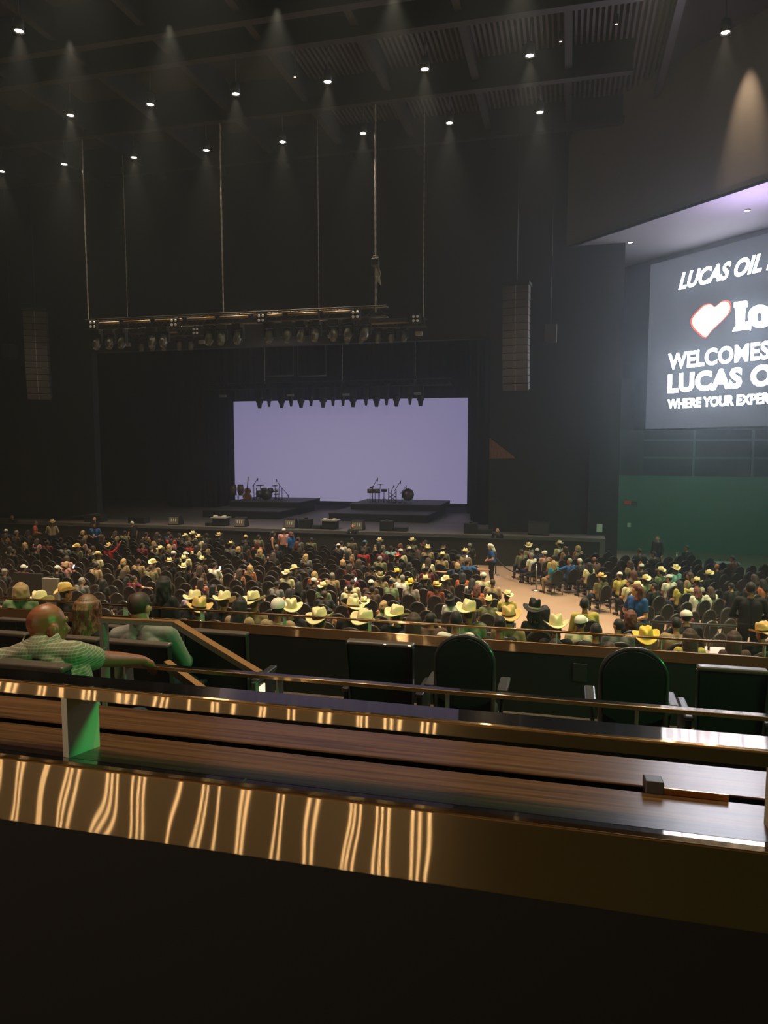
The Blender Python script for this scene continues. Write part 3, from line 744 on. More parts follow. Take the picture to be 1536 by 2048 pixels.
amp(582, 1066, 'black box speaker with low case, on the stage beside the wedge near the riser gap')
amp(755, 1070, 'black box speaker with low case, on the stage next to the leaning officer')
amp(932, 1075, 'black box speaker with low case, on the stage in front of the side curtain')
p = atZ(1075, 1075, SZ); t = empty('subwoofer', (p.x, 35.0, SZ)); b = MB(); b.box(-0.5, 0.5, 0, 0.6, 0, 0.6, 0.02); b.build('cabinet', M_CASE, t)
b = MB(); b.box(-0.45, 0.45, -0.02, 0.0, 0.05, 0.55); b.build('grille', mat('array_grille', (0, 0, 0)), t); tag(t, 'low black subwoofer on the stage corner beyond the standing officer', 'speaker')
p = atZ(245, 1052, SZ); t = empty('floor_case', (p.x, 34.9, SZ)); b = MB(); b.box(-0.5, 0.5, 0, 0.6, 0, 0.35, 0.02); b.build('case', M_CASE, t); tag(t, 'flat black case on the stage behind the white-haired man in black', 'equipment case')
p = atZ(120, 1050, SZ); t = empty('fallen_stand', (p.x, 35.2, SZ)); b = MB(); b.cyl((-1.8, 0, 0.06), (1.0, 0.1, 0.45), 0.05, n=8); b.cyl((1.0, 0.1, 0.45), (1.0, 0.1, 0.0), 0.04, n=8); b.build('pole', M_CASE, t)
b = MB(); b.box(0.2, 1.3, -0.2, 0.4, 0.0, 0.4, 0.03); b.build('case', M_CASE, t); tag(t, 'dark sloping stand and case at the far bass-side end of the stage', 'equipment case')
# ------------------------------------------------------------------ instruments (silhouettes against the screen)
KY = 43.0; KZ = 2.1
DK = mat('dark_drum_shell', (0.035, 0.028, 0.02), 0.4); WD = mat('bass_varnish', (0.22, 0.09, 0.03), 0.35, coat=0.3)
CY = mat('cymbal_bronze', (0.10, 0.07, 0.03), 0.35, 0.9); GOLD = mat('timbale_shell', (0.16, 0.12, 0.05), 0.4, 0.6)
def kx(px): return atY(px, 990, KY).x
def kzz(px, py): return atY(px, py, KY).z
def mic_stand(px, py, tipx, tipy, lab):
    x = atY(px, 990, KY - 0.6).x; t = empty('microphone_stand', (x, KY - 0.6, KZ)); top = kzz(px, py) - KZ
    b = MB(); b.cyl((0, 0, 0.04), (0, 0, top), 0.022, n=8)
    for a in (0.5, 2.6, 4.7): b.cyl((0, 0, 0.12), (0.28 * math.cos(a), 0.28 * math.sin(a), 0.0), 0.016, n=6)
    b.build('stand', M_CASE, t)
    e = Vector((kx(tipx) - kx(px), 0, kzz(tipx, tipy) - KZ)); s0 = Vector((0, 0, top)) - (e - Vector((0, 0, top))) * 0.35
    b = MB(); b.cyl(s0, e, 0.018, n=6); b.build('boom', M_CASE, t)
    b = MB(); b.cap(e, e + Vector((0.0, 0, -0.16)), 0.035, 0.02, 8); b.build('microphone', M_CASE, t)
    tag(t, lab, 'microphone stand', 'microphone stands on the risers')
mic_stand(508, 968, 516, 956, 'boom microphone stand between the upright bass and the drum kit')
mic_stand(559, 968, 553, 958, 'boom microphone stand at the far side of the drum kit')
mic_stand(564, 975, 576, 989, 'low boom microphone stand leaning away from the drum kit')
mic_stand(745, 974, 755, 956, 'boom microphone stand over the timbales')
mic_stand(792, 976, 801, 961, 'boom microphone stand between timbales and tilted bass drum')
mic_stand(783, 980, 788, 969, 'short microphone stand behind the bongos')
mic_stand(804, 982, 812, 971, 'short microphone stand next to the tilted bass drum')
def conga(px, lab, tilt=0.0):
    t = empty('conga_drum', (kx(px), KY + 0.2, KZ)); z0 = kzz(px, 991) - KZ; z1 = kzz(px, 970) - KZ; h = z1 - z0
    M = Matrix.Translation((0, 0, z0)); b = MB(); b.lathe([(0, 0), (0.13, 0), (0.2, h * 0.35), (0.215, h * 0.6), (0.17, h), (0, h)], M, 16); b.build('shell', mat('conga_shell', (0.10, 0.05, 0.025), 0.4), t)
    b = MB(); b.lathe([(0.172, h - 0.03), (0.185, h - 0.03), (0.185, h + 0.02), (0, h + 0.03)], M, 16); b.build('head', DK, t)
    b = MB()
    for a in (0.4, 2.5, 4.6): b.cyl((0.16 * math.cos(a), 0.16 * math.sin(a), z0 + 0.25), (0.26 * math.cos(a), 0.26 * math.sin(a), 0.0), 0.015, n=6)
    b.build('stand', M_CASE, t); tag(t, lab, 'drum')
conga(478.5, 'conga drum on a stand nearest the upright bass'); conga(464.5, 'conga drum half hidden at the edge of the lavender screen')
# upright bass
x = kx(495); t = empty('upright_bass', (x, KY - 0.1, KZ))
zz = lambda py: kzz(495, py) - KZ
W = 0.27; base = 0.02
prof = []
H0, H1 = base, zz(976)
hB = H1 - H0
half = [(0.0, 0.0), (0.19, 0.0), (0.27, 0.12), (0.29, 0.28), (0.24, 0.42), (0.16, 0.50), (0.15, 0.58), (0.20, 0.70), (0.215, 0.82), (0.17, 0.93), (0.05, 1.0), (0.0, 1.0)]
ptsb = [(w, z) for w, z in half] + [(-w, z) for w, z in half[::-1][1:-1]]
tilt = Matrix.Rotation(math.radians(6), 4, 'Y')
b = MB(); b.prism([tilt @ Vector((w, -0.09, H0 + z * hB)) for w, z in ptsb], tilt @ Vector((0, 0.18, 0))); b.build('body', WD, t)
ntop = zz(957)
b = MB(); b.prism([tilt @ Vector(p_) for p_ in ((-0.03, -0.11, H0 + hB * 0.6), (0.03, -0.11, H0 + hB * 0.6), (0.022, -0.11, ntop), (-0.022, -0.11, ntop))], tilt @ Vector((0, 0.05, 0))); b.build('neck', M_CASE, t)
b = MB(); b.ell(tilt @ Vector((0, -0.09, ntop + 0.06)), (0.035, 0.05, 0.08)); b.build('scroll', WD, t)
b = MB(); b.prism([tilt @ Vector(p_) for p_ in ((-0.09, -0.10, H0 + hB * 0.40), (0.09, -0.10, H0 + hB * 0.40), (0.05, -0.10, H0 + hB * 0.46), (-0.05, -0.10, H0 + hB * 0.46))], (0, -0.03, 0)); b.build('bridge', M_CASE, t)
tag(t, 'brown upright bass standing against the lavender screen', 'musical instrument')
# drum kit
x = kx(534); t = empty('drum_kit', (x, KY, KZ)); X = lambda px: kx(px) - x
Z = lambda py: kzz(534, py) - KZ
rotx = Matrix.Rotation(math.pi / 2, 4, 'X')
b = MB(); b.lathe([(0, -0.22), (0.33, -0.22), (0.33, 0.22), (0, 0.22)], Matrix.Translation((0, -0.1, 0.35)) @ rotx, 24); b.build('bass_drum', DK, t)
for px, r in ((528.5, 0.19), (541, 0.18)):
    b = MB(); b.lathe([(0, 0), (r, 0), (r, 0.26), (0, 0.27)], Matrix.Translation((X(px), 0.02, Z(985))) @ Matrix.Rotation(0.25, 4, 'X'), 18); b.build('tom_drum', DK, t)
b = MB(); b.lathe([(0, 0), (0.22, 0), (0.22, 0.4), (0, 0.4)], Matrix.Translation((X(523), -0.3, 0.2)), 18); b.build('floor_tom', DK, t)
b = MB(); b.lathe([(0, 0), (0.19, 0), (0.19, 0.16), (0, 0.16)], Matrix.Translation((X(547), 0.2, 0.5)), 18); b.build('snare_drum', M_STEEL, t)
for px, py, r in ((519.5, 970.5, 0.28), (549, 971, 0.2)):
    b = MB(); b.lathe([(0, 0.03), (0.05, 0.02), (r, -0.01), (r, -0.016), (0, 0.01)], Matrix.Translation((X(px), 0.1, Z(py))) @ Matrix.Rotation(0.12, 4, 'X'), 20); b.build('cymbal', CY, t)
    b = MB(); b.cyl((X(px), 0.1, Z(py)), (X(px), 0.1, 0), 0.018, n=6)
    for a in (0.3, 2.4, 4.5): b.cyl((X(px), 0.1, 0.2), (X(px) + 0.24 * math.cos(a), 0.1 + 0.24 * math.sin(a), 0), 0.014, n=6)
    b.build('cymbal_stand', M_CASE, t)
for px in (513, 552, 556):
    b = MB(); b.cyl((X(px), 0.0, 0), (X(px), 0.0, Z(976)), 0.03, n=6); b.cyl((X(px) - 0.12, 0, 0.35), (X(px) + 0.12, 0, 0.4), 0.03, n=6); b.build('hardware_stand', M_CASE, t)
tag(t, 'dark drum kit with cymbals next to the upright bass', 'drum kit')
# timbales
x = kx(748); t = empty('timbales', (x, KY, KZ)); Z = lambda py: kzz(748, py) - KZ
for px in (741, 754):
    b = MB(); b.lathe([(0, 0), (0.2, 0), (0.2, Z(978) - Z(986)), (0, Z(978) - Z(986) + 0.01)], Matrix.Translation((X(px), 0, Z(986))), 20); b.build('timbale_drum', GOLD, t)
for px in (740, 744, 750, 757):
    b = MB(); b.cyl((X(px), 0.0, 0), (X(px), 0.0, Z(986)), 0.02, n=6); b.build('leg', M_CASE, t)
b = MB(); b.lathe([(0, 0.03), (0.05, 0.02), (0.27, -0.01), (0.27, -0.016), (0, 0.01)], Matrix.Translation((X(759), 0.2, Z(969))), 20); b.build('cymbal', CY, t)
b = MB(); b.cyl((X(759), 0.2, Z(969)), (X(757), 0.2, 0), 0.016, n=6); b.build('cymbal_stand', M_CASE, t)
b = MB(); b.obox((X(743), 0.05, Z(974.5)), (0.25, 0.08, 0.1), Matrix.Rotation(-0.3, 3, 'Y')); b.build('cowbell', M_CASE, t)
tag(t, 'gold timbales on a stand with a cymbal, on the riser opposite the bass', 'drum')
x = kx(768); t = empty('bongo_drums', (x, KY, KZ))
for px, r in ((765.5, 0.11), (771, 0.095)):
    b = MB(); b.lathe([(0, 0), (r * 0.85, 0), (r, 0.16), (0, 0.17)], Matrix.Translation((X(px), 0, kzz(768, 983.5) - KZ)), 16); b.build('bongo', DK, t)
b = MB(); b.cyl((0, 0, 0), (0, 0, kzz(768, 983.5) - KZ), 0.022, n=6)
for a in (0.6, 2.7, 4.8): b.cyl((0, 0, 0.3), (0.26 * math.cos(a), 0.26 * math.sin(a), 0), 0.014, n=6)
b.build('stand', M_CASE, t); tag(t, 'pair of bongos on a tripod stand beside the timbales', 'drum')
x = kx(786); t = empty('percussion_rack', (x, KY, KZ)); hgt = kzz(786, 977) - KZ
for xa in (-0.28, 0.2):
    b = MB(); b.cyl((xa, 0, 0), (xa, 0, hgt * (1.0 if xa < 0 else 0.9)), 0.025, n=6); b.build('post', M_CASE, t)
b = MB()
for z0, z1 in ((0.05, 0.5), (0.5, 0.1), (0.3, 0.75), (0.72, 0.35)): b.cyl((-0.28, 0, z0 * hgt), (0.2, 0, z1 * hgt), 0.02, n=6)
b.build('cross_brace', M_CASE, t); tag(t, 'zigzag percussion rack between the bongos and the tilted bass drum', 'stand')
x = kx(818); t = empty('concert_bass_drum', (x, KY - 0.3, KZ))
zc = kzz(818, 989) - KZ
R_ = Matrix.Translation((0, 0, zc)) @ Matrix.Rotation(math.radians(82), 4, 'X') @ Matrix.Rotation(0.15, 4, 'Y')
b = MB(); b.lathe([(0.33, -0.16), (0.35, -0.16), (0.35, 0.16), (0.33, 0.16)], R_, 28); b.lathe([(0.36, 0.10), (0.37, 0.10), (0.37, 0.17), (0.34, 0.17)], R_, 28); b.build('hoop', DK, t)
b = MB(); b.lathe([(0, -0.15), (0.34, -0.15), (0.34, 0.15), (0, 0.15)], R_, 28); b.build('shell', mat('dark_wood_drum', (0.05, 0.028, 0.015), 0.4), t)
b = MB()
for sx in (-1, 1): b.tube([(sx * 0.33, 0, zc), (sx * 0.28, -0.05, zc - 0.3), (-sx * 0.05, -0.1, 0.25), (-sx * 0.25, -0.15, 0.0)], 0.022, 6)
b.build('folding_stand', M_STEEL, t); tag(t, 'large round bass drum tilted on a folding chrome stand', 'drum')

# ------------------------------------------------------------------ signs and fittings on the green side
for px, py, y, w, h, lab in ((1199, 1056, PY - 0.36, 0.26, 0.38, 'white notice sheet on the dark wall left of the green wall'), (1258, 1050, GY - 0.01, 0.17, 0.22, 'small white notice on the green wall')):
    p = atY(px, py, y); b = MB(); b.box(p.x - w / 2, p.x + w / 2, y - 0.012, y, p.z - h / 2, p.z + h / 2); tag(b.build('paper_notice', M_WHITE), lab, 'sign')
p = atY(1255, 1005, GY); t = empty('wall_alarm', (p.x, GY, p.z)); b = MB(); b.box(-0.18, 0.18, -0.12, 0, -0.1, 0.1, 0.02); b.build('housing', mat('alarm_red', (0.35, 0.03, 0.03), 0.5, emit=(1, 0.1, 0.1), strength=0.05), t)
b = MB(); b.box(0.2, 0.45, -0.2, 0, -0.14, 0.06, 0.03); b.build('bracket', M_CASE, t); tag(t, 'small red alarm box on the green wall', 'alarm')
p = atZ(1458, 1160, 0.0); t = empty('pale_lectern', (p.x, p.y, 0)); hgt = atY(1445, 1127, p.y).z
b = MB(); b.box(-0.45, 0.4, 0, 0.6, 0, hgt - 0.05, 0.02); b.build('body', mat('lectern_grey', (0.10, 0.12, 0.10), 0.7), t); b = MB(); b.box(-0.5, 0.45, -0.05, 0.65, hgt - 0.05, hgt, 0.01); b.build('top', mat('lectern_grey', (0, 0, 0)), t)
tag(t, 'plain grey lectern box in front of the green wall', 'lectern')
# ------------------------------------------------------------------ balcony: stepped floors and drink rails
CARPET = mat('patterned_carpet', (0.10, 0.065, 0.05), 0.95, noise=(26, 0.9))
b = MB(); b.box(-14, 12, -9, 1.28, 3.0, 3.9); structure(b.build('floor_bar_level', CARPET))
b = MB(); b.box(-14, 12, 1.28, 3.97, 2.0, 3.4); structure(b.build('floor_upper_tier', CARPET))
b = MB(); b.box(-14, 12, 3.97, 6.0, 1.8, 3.0); structure(b.build('floor_middle_tier', CARPET))
b = MB(); b.box(-14, 12, 6.0, 7.62, -0.2, 2.7); structure(b.build('floor_front_tier', CARPET))
FLP = lambda X: 1.9 if X < -0.6 else 1.35
b = MB(); b.box(-16, -0.6, 7.9, 10.25, 0.0, 1.9); structure(b.build('floor_riser_near', M_FLOOR))
b = MB(); b.box(-16, -0.6, 10.25, 12.4, 0.0, 1.7); structure(b.build('floor_riser_near', M_FLOOR))
b = MB(); b.box(-0.6, 12, 7.9, 16.0, 0.0, 1.35); structure(b.build('floor_riser_side', M_FLOOR))
M_EDGE_HIGHLIGHT = mat('brass_edge_highlight', lin('#d9a86a'), 0.4, 1.0)  # for a strip added along the edges to give their highlight line
def drink_rail(yf, zt, x0, x1, zr, yr, posts, floor_z, lab, detail=False):
    """a bar-height ledge of two planks behind a brass fascia, with a flat guard rail on thin posts"""
    t = empty('drink_rail', (0, yf, zt))
    b = MB(); b.box(x0, x1, 0.0, 0.018, -0.112, 0.0, 0.0025, 2)
    b.build('fascia', M_BRASS, t)
    b = MB(); b.box(x0, x1, -0.0006, 0.003, -0.003, 0.0006, 0.001, 1); b.build('edge_highlight', M_EDGE_HIGHLIGHT, t)
    TL = Matrix.Rotation(math.radians(-9.6), 4, 'X')          # the ledge and the rail fall slightly towards the stage
    def sloped(y0, y1, z0, z1, name, m, bev=0.001, o=(0, 0)):
        b = MB(); b.box(x0, x1, y0, y1, z0, z1, bev, 1)
        for v in b.bm.verts: v.co = Vector((v.co.x, *(TL @ Vector((0, v.co.y, v.co.z)))[1:])) + Vector((0, o[0], o[1]))
        return b.build(name, m, t)
    if detail:
        sloped(0.0182, 0.044, -0.03, -0.0005, 'edge_strip', M_DARKTOP)
        sloped(0.0443, 0.220, -0.004, -0.0005, 'plank', M_WOODF)
        sloped(0.262, 0.448, -0.004, -0.0005, 'plank', M_WOODF)
        sloped(0.0445, 0.2195, -0.030, -0.0045, 'plank_bearer', M_PANEL); sloped(0.2625, 0.4475, -0.030, -0.0045, 'plank_bearer', M_PANEL); sloped(0.03, 0.44, -0.06, -0.031, 'bracket_shelf', M_PANEL)
    else:
        sloped(0.0182, 0.10, -0.03, -0.0005, 'ledge_top', M_DARKTOP)
    b = MB(); b.box(x0, x1, 0.012, 0.09, floor_z - zt, -0.1125)
    b.build('front_panel', M_PANEL, t)
    r = zr - zt; dy = yr - yf
    b = MB(); b.box(x0, x1, dy, dy + 0.012, r - 0.022, r, 0.002, 2); b.build('rail_face', M_BRASS, t)
    b = MB(); b.box(x0, x1, dy - 0.0006, dy + 0.003, r - 0.003, r + 0.0006, 0.001, 1); b.build('edge_highlight', M_EDGE_HIGHLIGHT, t)
    sloped(0.0122, 0.112, -0.020, -0.0005, 'rail_top', M_DARKTOP, 0.001, (dy, r))
    for x in posts:
        b = MB(); b.prism([(x - 0.0055, dy + 0.006, -0.012), (x - 0.0055, dy + 0.092, -0.026), (x - 0.0055, dy + 0.092, r - 0.036), (x - 0.0055, dy + 0.006, r - 0.0215)], (0.011, 0, 0)); b.build('post', M_POST, t)
    if detail:
        xj = atY(468, 1583, yf).x; sloped(0.0, 0.045, -0.001, 0.0006, 'post_reflection', M_POST, 0.0)  # thin strip standing in for the reflection of a post edge
        sm = [c_ for c_ in t.children if c_.name.startswith('post_reflection')][0]
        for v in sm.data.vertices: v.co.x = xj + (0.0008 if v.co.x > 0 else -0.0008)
        n_ = Vector((0, math.sin(math.radians(9.6)), math.cos(math.radians(9.6)))); o_ = Vector((0, yf, zt))
        pa = on_plane(1291, 1588, o_, n_) - o_; x = pa.x
        b = MB(); b.obox((0, 0.240, 0.006), (0.030, 0.042, 0.026), None, 0.002)
        for v in b.bm.verts: v.co = TL @ v.co + Vector((x + 0.015, 0, 0))
        b.build('bracket', M_DARKSTEEL, t)
        b = MB(); b.box(x + 0.03, 0.262, 0.2205, 0.224, -0.004, 0.010)
        for v in b.bm.verts: v.co = TL @ v.co
        b.build('cover_strip', M_BRASS_TOP, t)
    return tag(t, lab, 'railing')
pC = [atY(130, 1500, 1.04).x, 0.297]
drink_rail(1.0, 4.97, -2.4, 1.6, 5.092, 1.036, [pC[0] - 1.07] + pC + [1.33], 3.9, 'nearest brass-fronted drink rail with dark wood planks and flat guard rail', True)
p2 = [atY(px, 1380, 3.9).x for px in (249, 553, 892, 1277)]
drink_rail(3.87, 4.02, -2.78, 4.5, 4.145, 3.9, p2 + [p2[-1] + 0.97, p2[-1] + 1.94, p2[-1] + 2.9], 3.0, 'second drink rail, just beyond the bald man, with green-lit posts')
pf = [atY(px, 1240, 7.6).x for px in (103, 247, 401, 566, 737, 919, 1114, 1325)]
drink_rail(7.56, 3.465, -12.5, 8.0, 3.592, 7.6, [pf[0] - 1.86, pf[0] - 0.93] + pf + [pf[-1] + 0.95, pf[-1] + 1.9, pf[-1] + 2.9, pf[-1] + 3.9], 2.7, 'farthest drink rail at the front of the balcony, above the crowd')
# sloping handrails at the aisle steps
M_HAND = mat('handrail_brass', lin('#b98a5c'), 0.35, 0.7); M_HANDSIDE = mat('handrail_side', lin('#9aa08c'), 0.5, 0.6)
def flat_bar(t, pa, pb, w, h):
    pa, pb = Vector(pa), Vector(pb); d = (pb - pa).normalized(); sd = d.cross(Vector((0, 0, 1))).normalized(); u = sd.cross(d).normalized()
    if u.z < 0: u = -u
    b = MB(); b.prism([pa + sd * w / 2, pa - sd * w / 2, pa - sd * w / 2 - u * h, pa + sd * w / 2 - u * h], pb - pa); b.build('handrail', M_HANDSIDE, t)
    b = MB(); b.prism([pa + sd * w / 2, pa - sd * w / 2, pa - sd * w / 2 + u * 0.004, pa + sd * w / 2 + u * 0.004], pb - pa); b.build('handrail_cap', M_HAND, t)
HY = 4.45
t = empty('stair_handrail', (0, 0, 0)); 
A, B_, D_ = atY(203, 1236, HY), atY(352, 1243, HY), atY(519, 1344, HY - 0.25)
o_ = Vector((A.x, HY, 3.0)); t.location = o_
flat_bar(t, A - o_, B_ - o_, 0.05, 0.03); flat_bar(t, B_ - o_, D_ - o_, 0.055, 0.035)
b = MB(); q = A - o_; b.box(0.0, 0.035, -0.03, 0.03, 0, q.z - 0.04); b.build('post', M_HANDSIDE, t)
b = MB(); q = D_ - o_; b.box(q.x - 0.05, q.x - 0.02, q.y - 0.02, q.y + 0.02, 0, q.z - 0.07); b.build('post', M_HANDSIDE, t)
tag(t, 'brass stair handrail sloping down beside the man in the grey shirt', 'handrail')
t = empty('stair_handrail', (0, 0, 0)); A, B_ = atY(333, 1322, 4.12), atY(415, 1383, 4.02); o_ = Vector((A.x, 4.1, 3.0)); t.location = o_
flat_bar(t, A - o_, B_ - o_, 0.05, 0.045)
b = MB(); q = (A - o_).lerp(B_ - o_, 0.9); b.box(q.x - 0.015, q.x + 0.015, q.y - 0.015, q.y + 0.015, 0.0, q.z - 0.045); b.build('post', M_HANDSIDE, t)
tag(t, 'short brass handrail end sloping below the second drink rail', 'handrail')

# ------------------------------------------------------------------ balcony chairs
def arch(w, z0, z1, n=14, low=0.0):
    """outline of a round-topped back in the xz-plane; LOW bows the bottom edge down"""
    r = w / 2; pts = []
    zs = z1 - r * 0.92
    for i in range(n + 1):
        a = math.pi * i / n
        pts.append((r * math.cos(a), zs + r * 0.92 * math.sin(a)))
    for i in range(n + 1):
        s = -1 + 2 * i / n
        pts.append((s * r * 0.97, z0 - low * (1 - s * s)))
    return pts
def theatre_seat(x, y, z, w, h, lab, arm=True, light=False, rz=0.0, group='square-backed seats on the balcony'):
    t = empty('theatre_seat', (x, y, z), rz)
    b = MB(); b.prism([(-w / 2, -0.02, h - 0.02), (w / 2, -0.02, h - 0.02), (w / 2 - 0.02, 0.06, 0.34), (-w / 2 + 0.02, 0.06, 0.34)], (0, 0.07, 0)); bmesh.ops.bevel(b.bm, geom=list(b.bm.edges), offset=0.012, segments=2, affect='EDGES'); b.build('backrest', M_FABRIC, t)
    b = MB(); b.box(-w / 2 - 0.004, w / 2 + 0.004, -0.03, 0.055, h - 0.03, h, 0.012, 3); b.build('top_trim', mat('seat_top_trim', (0.10, 0.075, 0.06), 0.38, coat=0.3), t)
    for sx in (-1, 1):
        b = MB(); b.prism([(sx * w / 2, -0.028, h - 0.03), (sx * (w / 2 + 0.008), -0.028, h - 0.03), (sx * (w / 2 - 0.012), 0.052, 0.34), (sx * (w / 2 - 0.02), 0.052, 0.34)], (0, 0.05, 0)); b.build('edge_trim', M_VINYL, t)
    b = MB(); b.box(-w / 2 + 0.02, w / 2 - 0.02, 0.15, 0.55, 0.25, 0.34, 0.03, 3); b.build('seat', M_FABRIC, t)
    for sx in (-1, 1):
        if not arm and sx == -1: continue
        b = MB(); b.box(sx * (w / 2 + 0.035) - 0.02, sx * (w / 2 + 0.035) + 0.02, 0.06, 0.44, 0.0, 0.60, 0.01); st = b.build('end_standard', M_CASE, t)
        b = MB(); b.box(sx * (w / 2 + 0.035) - 0.032, sx * (w / 2 + 0.035) + 0.032, 0.04, 0.46, 0.60, 0.635, 0.014, 3); b.build('armrest', M_VINYL, t)
        if light and sx == 1:
            b = MB(); b.box(w / 2 + 0.056, w / 2 + 0.064, 0.10, 0.2, 0.44, 0.56); b.build('aisle_light', mat('aisle_light_lens', (0.9, 0.85, 0.5), 0.4, emit=(1.0, 0.93, 0.45), strength=1.6), st)
    tag(t, lab, 'seat', group); return t
def by_px(x0, x1, y0, y1, Y):
    a, c_ = atY(x0, y0, Y), atY(x1, y1, Y); return (a.x + c_.x) / 2, (c_.x - a.x), (a.z + c_.z) / 2
for x0, x1, y0, y1, Y, lab, kw in (
        (695, 826, 1277, 1290, 5.2, 'empty square-backed black seat beside the round-backed armchair with the green rim', {}),
        (1396, 1536, 1331, 1340, 5.2, 'empty square-backed black seat at the right edge of the balcony row', {}),
        (370, 493, 1257, 1266, 5.2, 'empty square-backed black seat below the sloping brass handrail, aisle light on its arm', {'light': True}),
        (210, 338, 1279, 1287, 4.72, 'square-backed black seat of the man in the grey shirt', {'light': True}),
        (80, 197, 1269, 1276, 4.78, 'square-backed black seat of the woman with long brown hair', {}),
        (-66, 53, 1258, 1266, 4.8, 'square-backed black seat beyond the bald man, cut by the frame edge', {}),
        (-10, 131, 1320, 1333, 2.80, 'square-backed black seat of the bald man in the checked shirt', {'arm': False})):
    x, w, z = by_px(x0, x1, y0, y1, Y); fz = 3.4 if Y < 3.9 else 3.0
    theatre_seat(x, Y, fz, w, z - fz, lab, **kw)
for x0, x1, y0, Y, lab in ((-22, 13, 1236, 6.6, 'far square-backed seat at the frame edge, below the farthest rail'), (17, 56, 1238, 6.6, 'far square-backed seat with pale top edge, second below the farthest rail'), (217, 241, 1251, 6.6, 'far square-backed seat seen between the handrail post and the grey shirt')):
    x, w, z = by_px(x0, x1, y0, y0, Y); w = 0.5 if w < 0.3 else w
    if x0 == 217: x -= 0.15
    theatre_seat(x, Y, 2.7, w, z - 2.7, lab, arm=False)
def arm_chair(x0, x1, ytop, Y, lab, pan=False):
    x, w, _ = by_px(x0, x1, ytop, ytop, Y); fz = 3.0; h = atY((x0 + x1) / 2, ytop, Y).z - fz
    t = empty('round_back_armchair', (x, Y, fz))
    o = arch(w, 0.66, h, 18, 0.07)
    b = MB(); b.prism([(px * 0.96, 0.0, 0.66 + (pz - 0.66) * 0.975) for px, pz in o], (0, 0.05, 0)); b.build('backrest', M_FABRIC, t)
    r = w / 2; zs = h - r * 0.92
    pts = [(r * 1.0, 0.03, 0.42)] + [(r * math.cos(math.pi * i / 20), 0.03, zs + r * 0.92 * math.sin(math.pi * i / 20)) for i in range(21)] + [(-r, 0.03, 0.42)]
    b = MB(); b.tube(pts, 0.02, 10); b.build('back_rim', M_VINYL, t)
    b = MB(); b.prism([(px * 0.94, 0.052, pz) for px, pz in arch(w, 0.42, h * 0.97, 14, 0.0)], (0, 0.015, 0)); b.build('inner_back', M_GREYPLASTIC if pan else M_FABRIC, t)
    b = MB(); b.box(-r, r, 0.08, 0.52, 0.40, 0.48, 0.03, 3); b.build('seat', M_FABRIC, t)
    for sx in (-1, 1):
        b = MB(); b.box(sx * (r + 0.065) - 0.04, sx * (r + 0.065) + 0.04, 0.08, 0.40, 0.69, 0.725, 0.016, 3); b.build('armrest', mat('armrest_vinyl', (0.07, 0.07, 0.07), 0.24, coat=0.6), t)
        b = MB(); b.cyl((sx * (r + 0.055), 0.22, 0.69), (sx * (r + 0.04), 0.26, 0.42), 0.016, n=8); b.cyl((sx * r, 0.03, 0.66), (sx * (r + 0.055), 0.09, 0.70), 0.016, n=8); b.build('arm_post', M_FRAME, t)
        for yy in (0.03, 0.48):
            b = MB(); b.cyl((sx * (r - 0.01), yy, 0.42), (sx * (r + 0.01), yy + (0.03 if yy > 0.3 else -0.05), 0.0), 0.014, n=8); b.build('leg', M_FRAME, t)
    tag(t, lab, 'chair', 'round-backed armchairs on the balcony')
arm_chair(872, 986, 1275, 5.15, 'empty round-backed black armchair between the square seat and the frame middle')
arm_chair(1205, 1336, 1301, 5.1, 'empty round-backed black armchair with a grey seat pan, near the right')
b = MB(); p = atY(1160, 1345, 7.55); b.box(p.x - 0.07, p.x + 0.07, 7.555, 7.575, p.z - 0.1, p.z + 0.09, 0.005); tag(b.build('power_outlet', M_CASE), 'black outlet box on the dark front panel of the farthest rail', 'outlet')
p = atY(238, 1352, 3.98); t = empty('drink_can', (p.x, 3.99, 4.02))
b = MB(); b.lathe([(0, 0), (0.028, 0), (0.033, 0.008), (0.033, 0.105), (0.027, 0.118), (0, 0.118)], n=18); b.build('can', mat('can_green', lin('#8fae86'), 0.3, 0.5), t)
b = MB(); b.lathe([(0.0272, 0.1175), (0.0272, 0.121), (0.024, 0.119), (0, 0.119)], n=18); b.build('lid', M_STEEL, t)
tag(t, 'pale drink can on the second drink rail beside the bald man', 'drink can')
